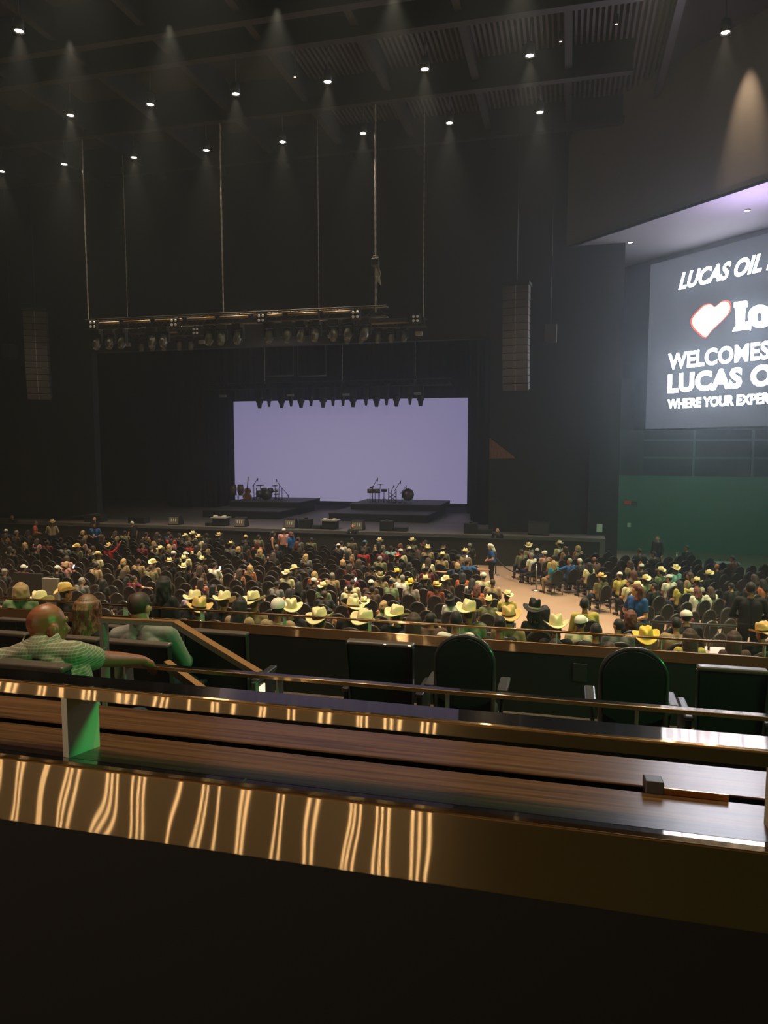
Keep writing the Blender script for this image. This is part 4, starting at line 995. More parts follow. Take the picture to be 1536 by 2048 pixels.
# ------------------------------------------------------------------ people
def closed_union(shapes, vox, smooth=4):
    """one continuous skin around overlapping closed shapes"""
    b = MB()
    for s in shapes:
        if s[0] == 'cap': b.cap(s[2], s[3], s[4], s[5])
        else: b.ell(s[2], s[3], s[4] if len(s) > 4 else None, 14, 10)
    me = b.mesh('tmp', None)
    o = bpy.data.objects.new('tmp', me); C.objects.link(o)
    r = o.modifiers.new('r', 'REMESH'); r.mode = 'VOXEL'; r.voxel_size = vox; r.use_smooth_shade = True
    if smooth:
        m = o.modifiers.new('s', 'SMOOTH'); m.factor = 0.5; m.iterations = smooth
    dg = bpy.context.evaluated_depsgraph_get()
    out = bpy.data.meshes.new_from_object(o.evaluated_get(dg))
    bpy.data.objects.remove(o); bpy.data.meshes.remove(me)
    out.materials.clear(); out.materials.append(None)
    return out
def nearest(shapes, p):
    best = (1e9, '', 0, None)
    for s in shapes:
        if s[0] == 'cap':
            a, c_ = Vector(s[2]), Vector(s[3]); d = c_ - a; L2 = d.length_squared
            u = max(0.0, min(1.0, (p - a).dot(d) / L2)) if L2 > 1e-9 else 0.0
            v = (p - (a + d * u)).length - (s[4] + (s[5] - s[4]) * u)
        else:
            q = p - Vector(s[2])
            if len(s) > 4 and s[4] is not None: q = s[4].transposed() @ q
            r = s[3]; k = math.sqrt(sum((q[i] / r[i]) ** 2 for i in range(3))); v = (k - 1) * min(r); u = 0
        if v < best[0]: best = (v, s[1], u, s)
    return best
def cut(me, keep, grow, name, m=None, only_largest=False):
    """a garment: the faces of the skin where keep(vertex) is true, lifted off it and closed with a hem"""
    b = bmesh.new(); b.from_mesh(me); b.normal_update()
    ok = {v.index: keep[v.index] for v in b.verts}
    bmesh.ops.delete(b, geom=[f for f in b.faces if not all(ok[v.index] for v in f.verts)], context='FACES')
    loose = [v for v in b.verts if not v.link_faces]
    bmesh.ops.delete(b, geom=loose, context='VERTS')
    for _ in range(2):
        bv = [v for v in b.verts if v.is_boundary]
        new = {v: (sum((e.other_vert(v).co for e in v.link_edges if e.is_boundary), Vector()) / max(1, sum(1 for e in v.link_edges if e.is_boundary))) for v in bv}
        for v in bv: v.co = v.co.lerp(new[v], 0.5)
    b.normal_update()
    for v in b.verts: v.co += v.normal * (grow if not callable(grow) else grow(v.co))
    bv = [e for e in b.edges if e.is_boundary]
    if bv:
        ex = bmesh.ops.extrude_edge_only(b, edges=bv)
        for v in [g for g in ex['geom'] if isinstance(g, bmesh.types.BMVert)]:
            nn = Vector(); 
            for f in v.link_faces:
                pass
            src = [e.other_vert(v) for e in v.link_edges if not e.is_boundary]
            if src: v.co = src[0].co - src[0].normal * ((grow if not callable(grow) else grow(src[0].co)) + 0.004)
    out = bpy.data.meshes.new(name); b.to_mesh(out); b.free()
    for p in out.polygons: p.use_smooth = True
    out.materials.clear(); out.materials.append(m)
    return out

def head_shapes(c, R, s=1.0, detail=False):
    """skull, jaw, nose, ears; the face looks along R @ +Y"""
    P = lambda x, y, z: tuple(Vector(c) + R @ (Vector((x, y, z)) * s))
    E = lambda n, x, y, z, rx, ry, rz: ('ell', n, P(x, y, z), (rx * s, ry * s, rz * s), R)
    out = [E('head', 0, -0.008, 0.025, 0.076, 0.096, 0.092), E('head', 0, 0.03, -0.04, 0.058, 0.062, 0.072), E('head', 0, 0.045, -0.082, 0.042, 0.04, 0.032),
           ('cap', 'face', P(0, 0.084, 0.012), P(0, 0.098, -0.028), 0.010 * s, 0.014 * s),
           E('ear', 0.081, -0.008, -0.012, 0.015, 0.026, 0.036), E('ear', -0.081, -0.008, -0.012, 0.015, 0.026, 0.036),
           E('face', 0.032, 0.082, -0.028, 0.024, 0.018, 0.022), E('face', -0.032, 0.082, -0.028, 0.024, 0.018, 0.022),
           E('face', 0, 0.088, -0.064, 0.024, 0.012, 0.008), ('cap', 'face', P(-0.042, 0.078, 0.022), P(0.042, 0.078, 0.022), 0.012 * s, 0.012 * s)]
    return out
def hand_shapes(w, d, up, s=1.0, curl=0.5, side=1):
    """palm, four fingers of different lengths and a thumb; W wrist, D pointing direction, UP back of the hand"""
    d = Vector(d).normalized(); up = Vector(up); up = (up - d * up.dot(d)).normalized(); lat = d.cross(up) * side
    w = Vector(w); out = []
    pm = w + d * 0.05 * s
    out.append(('cap', 'hand', tuple(w), tuple(w + d * 0.07 * s + lat * 0.012 * s), 0.028 * s, 0.030 * s))
    out.append(('cap', 'hand', tuple(w + d * 0.02 * s), tuple(w + d * 0.07 * s - lat * 0.016 * s), 0.026 * s, 0.026 * s))
    for i, L in enumerate((0.072, 0.082, 0.076, 0.06)):
        o = w + d * 0.09 * s + lat * (0.030 - 0.020 * i) * s
        d1 = (d - up * curl * 0.5 + lat * (0.10 - 0.07 * i)).normalized(); m = o + d1 * L * 0.5 * s
        d2 = (d - up * curl * 1.5).normalized(); e = m + d2 * L * 0.5 * s
        out.append(('cap', 'hand', tuple(o), tuple(m), 0.0095 * s, 0.009 * s)); out.append(('cap', 'hand', tuple(m), tuple(e), 0.009 * s, 0.0075 * s))
    o = w + d * 0.035 * s + lat * 0.030 * s; m = o + (d * 0.7 + lat * 0.8 - up * 0.3).normalized() * 0.045 * s; e = m + (d - up * 0.3 + lat * 0.1).normalized() * 0.032 * s
    out.append(('cap', 'hand', tuple(o), tuple(m), 0.012 * s, 0.0105 * s)); out.append(('cap', 'hand', tuple(m), tuple(e), 0.0105 * s, 0.0085 * s))
    return out
def rotH(yaw, pitch=0.0, roll=0.0):
    return Matrix.Rotation(yaw, 3, 'Z') @ Matrix.Rotation(pitch, 3, 'X') @ Matrix.Rotation(roll, 3, 'Y')
def figure(pose, head_yaw=0.0, lean=0.0, pitch=0.0, arms='lap', female=False, wide=1.0, hs=1.0):
    """shapes of one body; origin on the floor under the hips, facing +Y"""
    seated = pose == 'sit'
    hz_ = 0.51 if seated else 0.92
    sh = (0.165 if female else 0.185) * wide
    up = Vector((0, math.sin(lean), math.cos(lean)))
    B0 = Vector((0, 0.0 if seated else 0.0, hz_))
    at = lambda h, x=0.0, y=0.0: tuple(B0 + up * h + Vector((x, y, 0)))
    S = []
    w = wide
    for sx in (-1, 1):
        S.append(('cap', 'pelvis', at(0.0, sx * 0.075 * w), at(0.12, sx * 0.065 * w), 0.105 * w, 0.10 * w))
        S.append(('cap', 'torso', at(0.10, sx * 0.06 * w), at(0.36, sx * 0.085 * w), 0.098 * w, 0.098 * w))
        S.append(('cap', 'torso', at(0.40, sx * 0.05), at(0.455, sx * sh * 0.92), 0.075, 0.056))
        S.append(('ell', 'torso', at(0.30, sx * 0.07 * w, 0.035), (0.075, 0.07 + (0.02 if female else 0), 0.085)))
    nb = Vector(at(0.47)); nt_ = nb + up * 0.085 + Vector((0, 0.025, 0))
    S.append(('cap', 'neck', tuple(nb), tuple(nt_), 0.056, 0.05))
    hc = nt_ + Vector((0, 0.012, 0.085 * hs)); R = rotH(head_yaw, pitch)
    S += head_shapes(hc, R, hs)
    for sx in (-1, 1):
        s0 = Vector(at(0.445, sx * sh)); fwd = Vector((0, 1, 0))
        a = arms if isinstance(arms, str) else arms[0 if sx < 0 else 1]
        if a == 'lap': e = s0 + Vector((sx * 0.055, 0.03, -0.27)); wv = Vector((sx * 0.10, 0.30, hz_ + 0.115))
        elif a == 'phone': e = s0 + Vector((sx * 0.05, 0.12, -0.24)); wv = Vector((sx * 0.06, 0.34, s0.z - 0.12))
        elif a == 'raise': e = s0 + Vector((sx * 0.16, 0.10, 0.16)); wv = e + Vector((sx * 0.10, 0.06, 0.20))
        elif a == 'over': e = s0 + Vector((sx * 0.26, -0.03, -0.06)); wv = e + Vector((sx * 0.25, -0.02, 0.02))
        elif a == 'down': e = s0 + Vector((sx * 0.065, 0.0, -0.28)); wv = e + Vector((sx * 0.01, 0.08, -0.25))
        elif a == 'belt': e = s0 + Vector((sx * 0.10, 0.0, -0.27)); wv = Vector((sx * 0.10, 0.20, s0.z - 0.33))
        elif a == 'ledge': e = s0 + Vector((sx * 0.10, 0.12, -0.24)); wv = Vector((sx * 0.05, 0.36, s0.z - 0.25))
        elif a == 'hip': e = s0 + Vector((sx * 0.17, -0.04, -0.24)); wv = Vector((sx * 0.15, 0.06, s0.z - 0.42))
        S.append(('cap', 'uarm', tuple(s0), tuple(e), 0.056 * (0.9 if female else 1.0), 0.042)); S.append(('cap', 'farm', tuple(e), tuple(wv), 0.042, 0.028))
        d = (wv - e).normalized()
        S += hand_shapes(wv, d if a != 'lap' else Vector((-sx * 0.5, 0.8, -0.15)), Vector((sx * 0.3, 0, 1)) if a != 'down' else Vector((sx, 0, 0)), 1.0, 0.5, -sx)
    for sx in (-1, 1):
        h = B0 + Vector((sx * 0.09 * w, 0.02, -0.01))
        if seated:
            k = h + Vector((sx * 0.045, 0.40, 0.02)); f = Vector((k.x + sx * 0.01, k.y - 0.02, 0.085))
        else:
            k = h + Vector((sx * 0.012, 0.02, -0.43)); f = Vector((sx * 0.11, -0.02, 0.085))
        S.append(('cap', 'thigh', tuple(h), tuple(k), 0.088 * w, 0.058)); S.append(('cap', 'shin', tuple(k), tuple(f), 0.056, 0.04))
        S.append(('cap', 'foot', tuple(f + Vector((0, -0.03, -0.045))), tuple(f + Vector((sx * 0.02, 0.15, -0.053))), 0.038, 0.03))
    return S, hc, R

def headM(hc, R, s=1.0): return Matrix.Translation(hc) @ R.to_4x4() @ Matrix.Scale(s, 4)
def variant(S, hc, R, vox, female=False, sm=4, hs=1.0):
    body = closed_union(S, vox, sm)
    tags = [nearest(S, v.co) for v in body.vertices]
    names = [t[1] for t in tags]
    inv_ = headM(hc, R, hs).inverted()
    loc = [inv_ @ v.co for v in body.vertices]
    V = {'body': body, 'M': headM(hc, R, hs), 'loc': loc}
    up_low = lambda n, u: n == 'uarm' and u < 0.72
    neck_ok = [not (n == 'neck' and t[2] > 0.12) for n, t in zip(names, tags)]
    V['shirt_short'] = cut(body, [(n == 'torso' or n == 'pelvis' or up_low(n, t[2]) or (n == 'neck' and t[2] < 0.15)) for n, t in zip(names, tags)], 0.013, 'shirt')
    V['shirt_long'] = cut(body, [(n in ('torso', 'pelvis', 'uarm') or (n == 'farm' and t[2] < 0.93) or (n == 'neck' and t[2] < 0.15)) for n, t in zip(names, tags)], 0.010, 'shirt')
    V['top'] = cut(body, [(n == 'torso' and t[3][0] == 'cap' and not (abs(v.co.x) > 0.13 and n == 'torso' and v.co.z > hc.z - 0.25)) or n == 'pelvis' for n, t, v in zip(names, tags, body.vertices)], 0.008, 'shirt')
    V['trousers'] = cut(body, [n in ('thigh',) or (n == 'pelvis' and t[2] < 0.5) or (n == 'shin' and t[2] < 0.94) for n, t in zip(names, tags)], 0.013, 'trousers')
    V['shoe'] = cut(body, [n == 'foot' or (n == 'shin' and t[2] > 0.97) for n, t in zip(names, tags)], 0.010, 'shoe')
    hd = [n in ('head', 'face') for n in names]
    scalp = lambda q: q.z > 0.058 - 0.35 * max(0.0, -q.y) * 4 and not (q.y > 0.03 and q.z < 0.075)
    V['hair_short'] = cut(body, [h and (q.z > (0.075 if q.y > 0.04 else (0.01 if q.y > -0.02 else -0.055))) for h, q in zip(hd, loc)], lambda co: 0.011, 'hair')
    return V

def long_hair(L=0.30, wv=0.0, n=9, seed=1, vox=0.012):
    """hair in the head's own space: a cap and locks falling behind and beside the neck"""
    rnd = random.Random(seed)
    S = [('ell', 'h', (0, -0.016, 0.040), (0.086, 0.100, 0.094))]
    for i in range(n):
        a = math.pi * (0.98 + 1.04 * i / (n - 1)) if n > 1 else 0
        r = 0.078
        p = [Vector((r * math.cos(a), -0.02 + 0.085 * math.sin(a), 0.05))]
        k = 5
        for j in range(1, k + 1):
            u = j / k
            q = Vector((r * math.cos(a) * (1 + 0.28 * u), -0.03 + (0.09 + 0.01 * u) * math.sin(a) - 0.012 * u, 0.05 - (L + 0.03 * rnd.random()) * u))
            q += Vector((rnd.uniform(-1, 1), rnd.uniform(-1, 1), 0)) * wv
            p.append(q)
        for q0, q1 in zip(p, p[1:]): S.append(('cap', 'h', tuple(q0), tuple(q1), 0.030, 0.028 if q1 is not p[-1] else 0.016))
    return closed_union(S, vox, 3)
HAIR = {'long': long_hair(0.30, 0.004), 'wavy': long_hair(0.27, 0.016, 9, 5), 'bob': long_hair(0.15, 0.006, 9, 3), 'verylong': long_hair(0.42, 0.006, 9, 8)}
_b = closed_union([('ell', 'h', (0, -0.016, 0.042), (0.083, 0.098, 0.092)), ('ell', 'h', (0, -0.10, 0.075), (0.045, 0.042, 0.042))], 0.012, 3); HAIR['bun'] = _b

def hat_meshes(kind):
    b = MB(); n = 28
    if kind == 'cowboy' or kind == 'flat':
        side, R0 = (0.058, 0.166) if kind == 'cowboy' else (0.020, 0.165)
        rings = []
        for k in range(7):
            u = k / 6; ring = []
            for i in range(n):
                a = 2 * math.pi * i / n
                rx, ry = 0.085 + (R0 - 0.085) * u, 0.100 + (R0 + 0.010 - 0.100) * u
                x, y = rx * math.cos(a), ry * math.sin(a)
                z = side * (u ** 1.8) * abs(math.cos(a)) ** 2.2 - 0.022 * (u ** 1.5) * abs(math.sin(a)) ** 3
                ring.append((x, y, z))
            rings.append(ring)
        top = [[b.bm.verts.new(p) for p in r] for r in rings]; bot = [[b.bm.verts.new((p[0], p[1], p[2] - 0.006)) for p in r] for r in rings]
        for A, flip in ((top, False), (bot, True)):
            for r0, r1 in zip(A, A[1:]):
                for i in range(n):
                    f = (r0[i], r1[i], r1[(i + 1) % n], r0[(i + 1) % n]); b.bm.faces.new(f if not flip else f[::-1]).smooth = True
        for i in range(n):
            b.bm.faces.new((top[-1][i], bot[-1][i], bot[-1][(i + 1) % n], top[-1][(i + 1) % n])); b.bm.faces.new((top[0][i], top[0][(i + 1) % n], bot[0][(i + 1) % n], bot[0][i]))
        brim = b.mesh('brim', None)
        b = MB(); prof = [(1.0, -0.004), (0.99, 0.03), (0.95, 0.075), (0.88, 0.105), (0.72, 0.122), (0.45, 0.118), (0.2, 0.108)]
        rs = []
        for k, z in prof:
            ring = []
            for i in range(n):
                a = 2 * math.pi * i / n; x, y = 0.087 * k * math.cos(a), 0.102 * k * math.sin(a)
                pinch = 1 - 0.22 * max(0.0, math.sin(a)) ** 3 * (z / 0.12)
                zz_ = z
                if z > 0.09: zz_ = z - 0.030 * math.exp(-(x / 0.026) ** 2) * (1 if y > -0.09 else 0.4) + 0.012 * (0.0 if y > 0 else 1) * (abs(x) > 0.02)
                ring.append(b.bm.verts.new((x * pinch, y, zz_)))
            rs.append(ring)
        for r0, r1 in zip(rs, rs[1:]):
            for i in range(n): b.bm.faces.new((r0[i], r0[(i + 1) % n], r1[(i + 1) % n], r1[i])).smooth = True
        b.bm.faces.new(rs[-1]); b.bm.faces.new(rs[0][::-1])
        crown = b.mesh('crown', None)
        b = MB()
        r0 = [b.bm.verts.new((0.0895 * math.cos(2 * math.pi * i / n), 0.1045 * math.sin(2 * math.pi * i / n), 0.003)) for i in range(n)]
        r1 = [b.bm.verts.new((0.0885 * math.cos(2 * math.pi * i / n), 0.1035 * math.sin(2 * math.pi * i / n), 0.026)) for i in range(n)]
        for i in range(n): b.bm.faces.new((r0[i], r0[(i + 1) % n], r1[(i + 1) % n], r1[i])).smooth = True
        band = b.mesh('hat_band', None)
        return brim, crown, band
    if kind == 'cap':
        M = Matrix.Diagonal((0.086, 0.104, 0.088, 1)); b.lathe([(1.0, -0.10), (0.99, 0.2), (0.9, 0.55), (0.6, 0.87), (0.25, 0.98), (0, 1.0)], M, 22); b.ell((0, 0, 0.088), 0.009, None, 8, 5)
        dome = b.mesh('dome', None)
        b = MB(); pts = [(0.078 * math.cos(a), 0.06 + 0.12 * math.sin(a) if 0 < a < math.pi else 0.055, 0.006 - 0.02 * abs(math.cos(a)) ** 2) for a in [math.pi * i / 14 for i in range(15)]]
        b.prism(pts, (0, 0, -0.006)); bill = b.mesh('bill', None)
        return dome, bill
HATS = {k: hat_meshes(k) for k in ('cowboy', 'flat', 'cap')}

def cloth(name, h, rough=0.85): return mat('cloth_' + name, h, rough)
CL = {k: cloth(k, v) for k, v in dict(black='#141414', charcoal='#2b2b2c', white='#d8d2c4', cream='#cfc39a', tan='#9c8462', olive='#6a6a4a', green='#6f7f58', brown='#4f382b', maroon='#5c1822', red='#a82420', orange='#b5603a', pink='#c08a82', blue='#1e4f8a', navy='#182a44', teal='#2a7890', grey='#6a6a66', yellow='#b7a64e', rust='#8a3f2c', cyan='#8fc0bf', lilac='#8a7a98').items()}
CL['plaid'] = plaid('cloth_plaid', '#b9b6b0', '#7a2f30', '#8a5a50', 34.0); CL['check'] = plaid('cloth_check', '#a89a70', '#6a6048', '#d8cfae', 30.0)
CL['camo'] = mat('cloth_camo', '#6b6244', 0.9, noise=(22, 0.75))
HC = {k: mat('hair_' + k, v, 0.68, sheen=0.1, bump=(90, 0.5, 0.004)) for k, v in dict(black='#0d0b0a', dark='#1c1410', brown='#3a2618', auburn='#5a2a18', blonde='#a08256', grey='#8a857c', white='#cfc8b8').items()}
HTC = {k: mat('hat_' + k, v, 0.75) for k, v in dict(cream='#e3d6a2', straw='#d6b873', olive='#8f8560', brown='#54301f', black='#0e0d0d', red='#b01e2c', white='#dcd8c8', grey='#8c8880', blue='#3c6a80', yellow='#e0c24e', green='#9fb45e').items()}
SK = {k: mat('skin_' + k, v, 0.5) for k, v in dict(light='#c68c6c', tan='#a86d4c', deep='#7a4a32').items()}
TR = {k: mat('trousers_' + k, v, 0.9) for k, v in dict(jeans='#1d2a40', black='#121212', khaki='#8a7a58', faded='#46566e').items()}
SHOE = mat('shoe_leather', '#19120d', 0.5)

VAR = {}
def get_variant(key):
    if key in VAR: return VAR[key]
    pose, fem, yaw, lean, pitch, arms = key
    S, hc, R = figure(pose, yaw, lean, pitch, arms, fem, 1.08)
    VAR[key] = variant(S, hc, R, 0.0165, fem); return VAR[key]
ROWNAME = {}
def person(key, loc, rz, shirt, sleeve='short', trousers='jeans', hair=('short', 'dark'), hat=None, skin='tan', label='', group='people seated on the floor', zs=1.0, s=1.0, hatband='brown', hattilt=(0, 0), hats=1.06):
    V = get_variant(key) if isinstance(key, tuple) else key
    o = put(V['body'], 'person', SK[skin]); o.location = loc; o.rotation_euler = (0, 0, rz); o.scale = (s, s, s * zs)
    put(V[{'short': 'shirt_short', 'long': 'shirt_long', 'top': 'top'}[sleeve]], 'shirt', CL[shirt] if isinstance(shirt, str) else shirt, o)
    put(V['trousers'], 'trousers', TR[trousers], o); put(V['shoe'], 'shoes', SHOE, o)
    if hair:
        if hair[0] == 'short': put(V['hair_short'], 'hair', HC[hair[1]], o)
        else: put(HAIR[hair[0]], 'hair', HC[hair[1]], o, M=V['M'])
    if hat:
        kind, colr = hat; ms = HATS[kind]
        T = V['M'] @ Matrix.Translation((0, -0.012, 0.072 if kind != 'cap' else 0.055)) @ Matrix.Rotation(hattilt[0], 4, 'X') @ Matrix.Rotation(hattilt[1], 4, 'Y') @ Matrix.Scale(hats, 4)
        h = put(ms[0], 'cowboy_hat' if kind != 'cap' else 'cap', HTC[colr], o, M=T)
        for me in ms[1:]:
            nm = me.name.split('.')[0]
            put(me, nm, (HTC[hatband] if nm == 'hat_band' else HTC[colr]), h)
    tag(o, label, 'person', group)
    return o

# floor chairs
def floor_chair_meshes():
    b = MB(); o = arch(0.47, 0.44, 0.93, 12, 0.0)
    b.prism([(x, -0.02 - 0.06 * (z - 0.44) / 0.49, z) for x, z in o], (0, 0.058, 0)); bmesh.ops.bevel(b.bm, geom=[e for e in b.bm.edges if e.calc_face_angle(0) > 1.0], offset=0.025, segments=3, affect='EDGES')
    for f in b.bm.faces: f.smooth = len(f.verts) < 6
    back = b.mesh('backrest', M_CHAIRBACK)
    r_ = 0.47 / 2; zs_ = 0.93 - r_ * 0.92
    cv = [(0.228, 0.45)] + [(0.228 * math.cos(math.pi * i / 14), zs_ + r_ * 0.92 * 0.99 * math.sin(math.pi * i / 14)) for i in range(15)] + [(-0.228, 0.45)]
    b = MB(); b.tube([(x, -0.012 - 0.06 * (z - 0.44) / 0.49, z) for x, z in cv], 0.021, 6); rim = b.mesh('back_rim', mat('chair_rim_vinyl', (0.05, 0.045, 0.04), 0.28, coat=0.7))
    b = MB(); b.box(-0.23, 0.23, 0.04, 0.44, 0.305, 0.362, 0.02, 2); seat = b.mesh('seat', M_FABRIC)
    b = MB()
    for sx in (-1, 1):
        b.tube([(sx * 0.235, -0.05, 0.0), (sx * 0.235, 0.03, 0.36), (sx * 0.235, -0.03, 0.62)], 0.012, 6); b.tube([(sx * 0.235, 0.46, 0.0), (sx * 0.235, 0.42, 0.36), (sx * 0.235, 0.03, 0.36)], 0.012, 6)
    b.cyl((-0.235, -0.03, 0.14), (0.235, -0.03, 0.14), 0.01, n=6); b.cyl((-0.235, 0.44, 0.34), (0.235, 0.44, 0.34), 0.01, n=6)
    fr = b.mesh('frame', M_FRAME)
    return back, seat, fr, rim
M_CHAIRBACK = mat('chair_back_vinyl', (0.009, 0.0085, 0.008), 0.5)
FCM = floor_chair_meshes()
# ------------------------------------------------------------------ the crowd, seat by seat
HEADS = {  # token: (hair, hat, words)
    'cc': (('short', 'brown'), ('cowboy', 'cream'), 'cream cowboy hat'), 'st': (('short', 'dark'), ('cowboy', 'straw'), 'straw cowboy hat'),
    'ye': (('short', 'dark'), ('cowboy', 'yellow'), 'yellow cowboy hat'), 'fl': (('short', 'dark'), ('flat', 'cream'), 'flat-brimmed cream hat'),
    'oh': (('short', 'grey'), ('cowboy', 'olive'), 'olive cowboy hat'), 'bh': (('bob', 'black'), ('flat', 'black'), 'black wide hat'),
    'nh': (('short', 'dark'), ('cowboy', 'brown'), 'brown cowboy hat'), 'rh': (('short', 'dark'), ('cowboy', 'red'), 'red cowboy hat'),
    'wc': (('short', 'dark'), ('cap', 'white'), 'white cap'), 'gc': (('short', 'grey'), ('cap', 'grey'), 'grey cap'), 'rc': (('short', 'dark'), ('cap', 'red'), 'red cap'),
    'uc': (('short', 'dark'), ('cap', 'blue'), 'blue cap'), 'tc': (('short', 'brown'), ('cap', 'straw'), 'tan cap'),
    'bl': (('wavy', 'blonde'), None, 'wavy blonde hair'), 'bo': (('bob', 'blonde'), None, 'short blonde hair'), 'br': (('long', 'brown'), None, 'long brown hair'),
    'dk': (('long', 'black'), None, 'long black hair'), 'au': (('wavy', 'auburn'), None, 'wavy auburn hair'), 'bu': (('bun', 'dark'), None, 'dark hair bun'),
    'ds': (('short', 'black'), None, 'short black hair'), 'bs': (('short', 'brown'), None, 'short brown hair'), 'gs': (('short', 'grey'), None, 'short grey hair'), 'ws': (('short', 'white'), None, 'white hair'), 'ba': (None, None, 'bald head')}
FEM = {'bl', 'bo', 'br', 'dk', 'au', 'bu', 'bh'}
POSES = {'': None, 'p': 'phone', 'o': ('lap', 'over'), 'O': ('over', 'lap'), 'r': ('lap', 'raise'), 'f': 'fwd'}
LEFT = """12 1064 wc charcoal;50 1088 bl black;72 1083 br pink;20 1093 br tan;130 1095 ds grey;154 1093 st olive;176 1102 bs black;217 1091 st red r;195 1108 cc cream;306 1116 cc tan;318 1095 cc charcoal;338 1117 cc black;347 1111 wc black;367 1117 cc black;367 1128 cc black;403 1116 cc brown;371 1074 cc grey;386 1069 cc tan;397 1075 cc cream;438 1070 st black;459 1089 cc grey;491 1076 tc black
47 1136 wc maroon;9 1142 gc charcoal;130 1130 bo pink p;189 1130 ds tan;277 1124 bs tan;300 1136 bs camo;244 1143 br charcoal;267 1161 ds maroon o;206 1164 dk black;163 1160 gs grey;136 1163 au brown;398 1139 br brown;427 1134 ds white p;371 1106 wc cream;338 1102 bl black;381 1090 bs red;392 1098 dk cream;410 1088 br tan;477 1097 bo charcoal;311 1092 br tan;284 1090 bs maroon;283 1084 dk charcoal;341 1077 ds red;319 1073 ds black;358 1073 ds charcoal;427 1182 dk charcoal;380 1182 bs lilac;403 1178 br maroon;477 1145 br black;500 1140 bl rust;514 1086 au orange
574 1145 cc cream;589 1129 fl charcoal;647 1175 cc green;742 1166 wc brown;760 1147 oh tan;794 1146 ye cream;822 1168 ye plaid;851 1156 fl black;872 1173 st rust;893 1159 cc brown;823 1083 cc olive;847 1086 nh maroon;855 1095 cc tan;794 1113 rh black;883 1112 cc tan;886 1095 nh grey;929 1102 cc tan p;759 1081 cc tan;801 1106 wc cream;682 1086 ds white;704 1091 br brown;730 1085 uc charcoal;727 1102 bs red;757 1088 dk tan;782 1094 ds cyan;835 1100 br black;801 1098 au brown;760 1117 gs olive;745 1131 ds brown;856 1119 br cream;819 1124 dk black;914 1128 bo navy O;935 1129 bs blue o;703 1149 ds maroon p;664 1148 gs tan;629 1145 bl rust;685 1121 bo black;612 1113 bl grey;611 1130 bs charcoal;699 1182 ds cream;744 1176 ds brown;764 1164 bs cream;781 1170 bu green;803 1160 gs white;925 1158 dk orange;953 1172 au orange;967 1149 wc cream;944 1154 dk white p;985 1174 bs tan;977 1195 cc olive;1014 1183 cc yellow;727 1205 cc charcoal;649 1193 bs charcoal;577 1178 dk brown;551 1180 ds grey;596 1178 dk black;902 1196 bh white;936 1197 bh black;768 1212 bo cream;545 1106 br black;570 1078 wc pink;597 1083 ds tan;553 1092 gs charcoal;520 1098 bl olive;700 1135 br maroon;718 1133 br black"""
RIGHT = """1058 1091 cc tan;1045 1098 ds olive;1066 1099 gs white;1075 1095 wc navy;1090 1100 wc pink;1119 1089 cc cream;1130 1096 br tan;1106 1112 bu yellow;1108 1128 bl teal;1140 1119 gs blue O;1163 1119 ws charcoal;1178 1124 dk cream;1196 1122 ba brown f;1202 1153 st camo;1243 1147 wc yellow;1268 1153 au brown;1291 1148 cc green;1321 1143 cc green;1352 1137 cc cyan;1338 1161 wc white;1308 1166 ds black;1274 1171 cc cream;1361 1174 dk yellow o;1394 1153 cc white;1417 1153 cc black;1397 1177 au white;1425 1172 br white;1467 1168 ds black;1501 1170 bs black;1512 1152 br tan;1530 1156 dk orange;1312 1108 ds black;1345 1155 br tan;1287 1112 dk charcoal;1437 1140 ba black;1330 1150 bs cream"""
NEARA = """A 640 1231 cc tan;A 794 1243 cc black;A 590 1240 dk black;A 862 1248 ds brown;A 730 1236 cc brown;A 551 1235 dk charcoal;A 912 1240 ds white;A 960 1243 bu black;A 828 1242 br charcoal;A 487 1226 dk black;A 440 1222 ds yellow;A 690 1243 dk maroon;A 1000 1250 bu black
B 581 1210 cc charcoal;B 624 1213 rc charcoal;B 556 1199 wc tan;B 443 1198 cc black;B 508 1196 cc tan;B 383 1196 cc black;B 397 1210 st brown;B 80 1197 cc cream;B 130 1178 st charcoal;B 705 1210 cc black;B 938 1216 cc green;B 970 1218 br tan;B 750 1200 bo black;B 475 1213 dk tan"""
NEARR = """R 1292 1268 ye tan;R 1162 1247 wc cream;R 1112 1240 cc black;R 1017 1226 st tan;R 1054 1238 ds red;R 1090 1235 dk black;R 1133 1252 bs plaid;R 1192 1248 ds black;R 1237 1250 ds grey;R 1355 1250 ds tan;R 1380 1262 br yellow;R 1470 1278 br brown;R 1070 1210 bh black;R 1112 1222 dk orange;R 1170 1208 ds yellow;R 1033 1210 dk navy;R 1222 1248 bs brown;R 1262 1256 au black;R 1525 1258 st black;R 1375 1240 wc black;R 1020 1195 cc green"""
EXTRAS = {'phone': ('phone',), }
def pose_key(tok, ptok, seed):
    fem = tok in FEM
    if ptok == 'p': return ('sit', fem, 0.0, 0.06, -0.35, 'phone')
    if ptok == 'f': return ('sit', fem, 0.4, 0.30, -0.3, 'lap')
    if ptok in ('o', 'O', 'r'): return ('sit', fem, -0.5 if ptok == 'o' else 0.5, -0.02, 0.0, POSES[ptok])
    return ('sit', fem, (0.0, 0.45, -0.55, 0.0)[seed % 4], (-0.05, -0.05, -0.02, 0.10)[seed % 4], (0, 0, 0, -0.2)[seed % 4], 'lap')
SKS = ('tan', 'light', 'tan', 'light', 'deep')
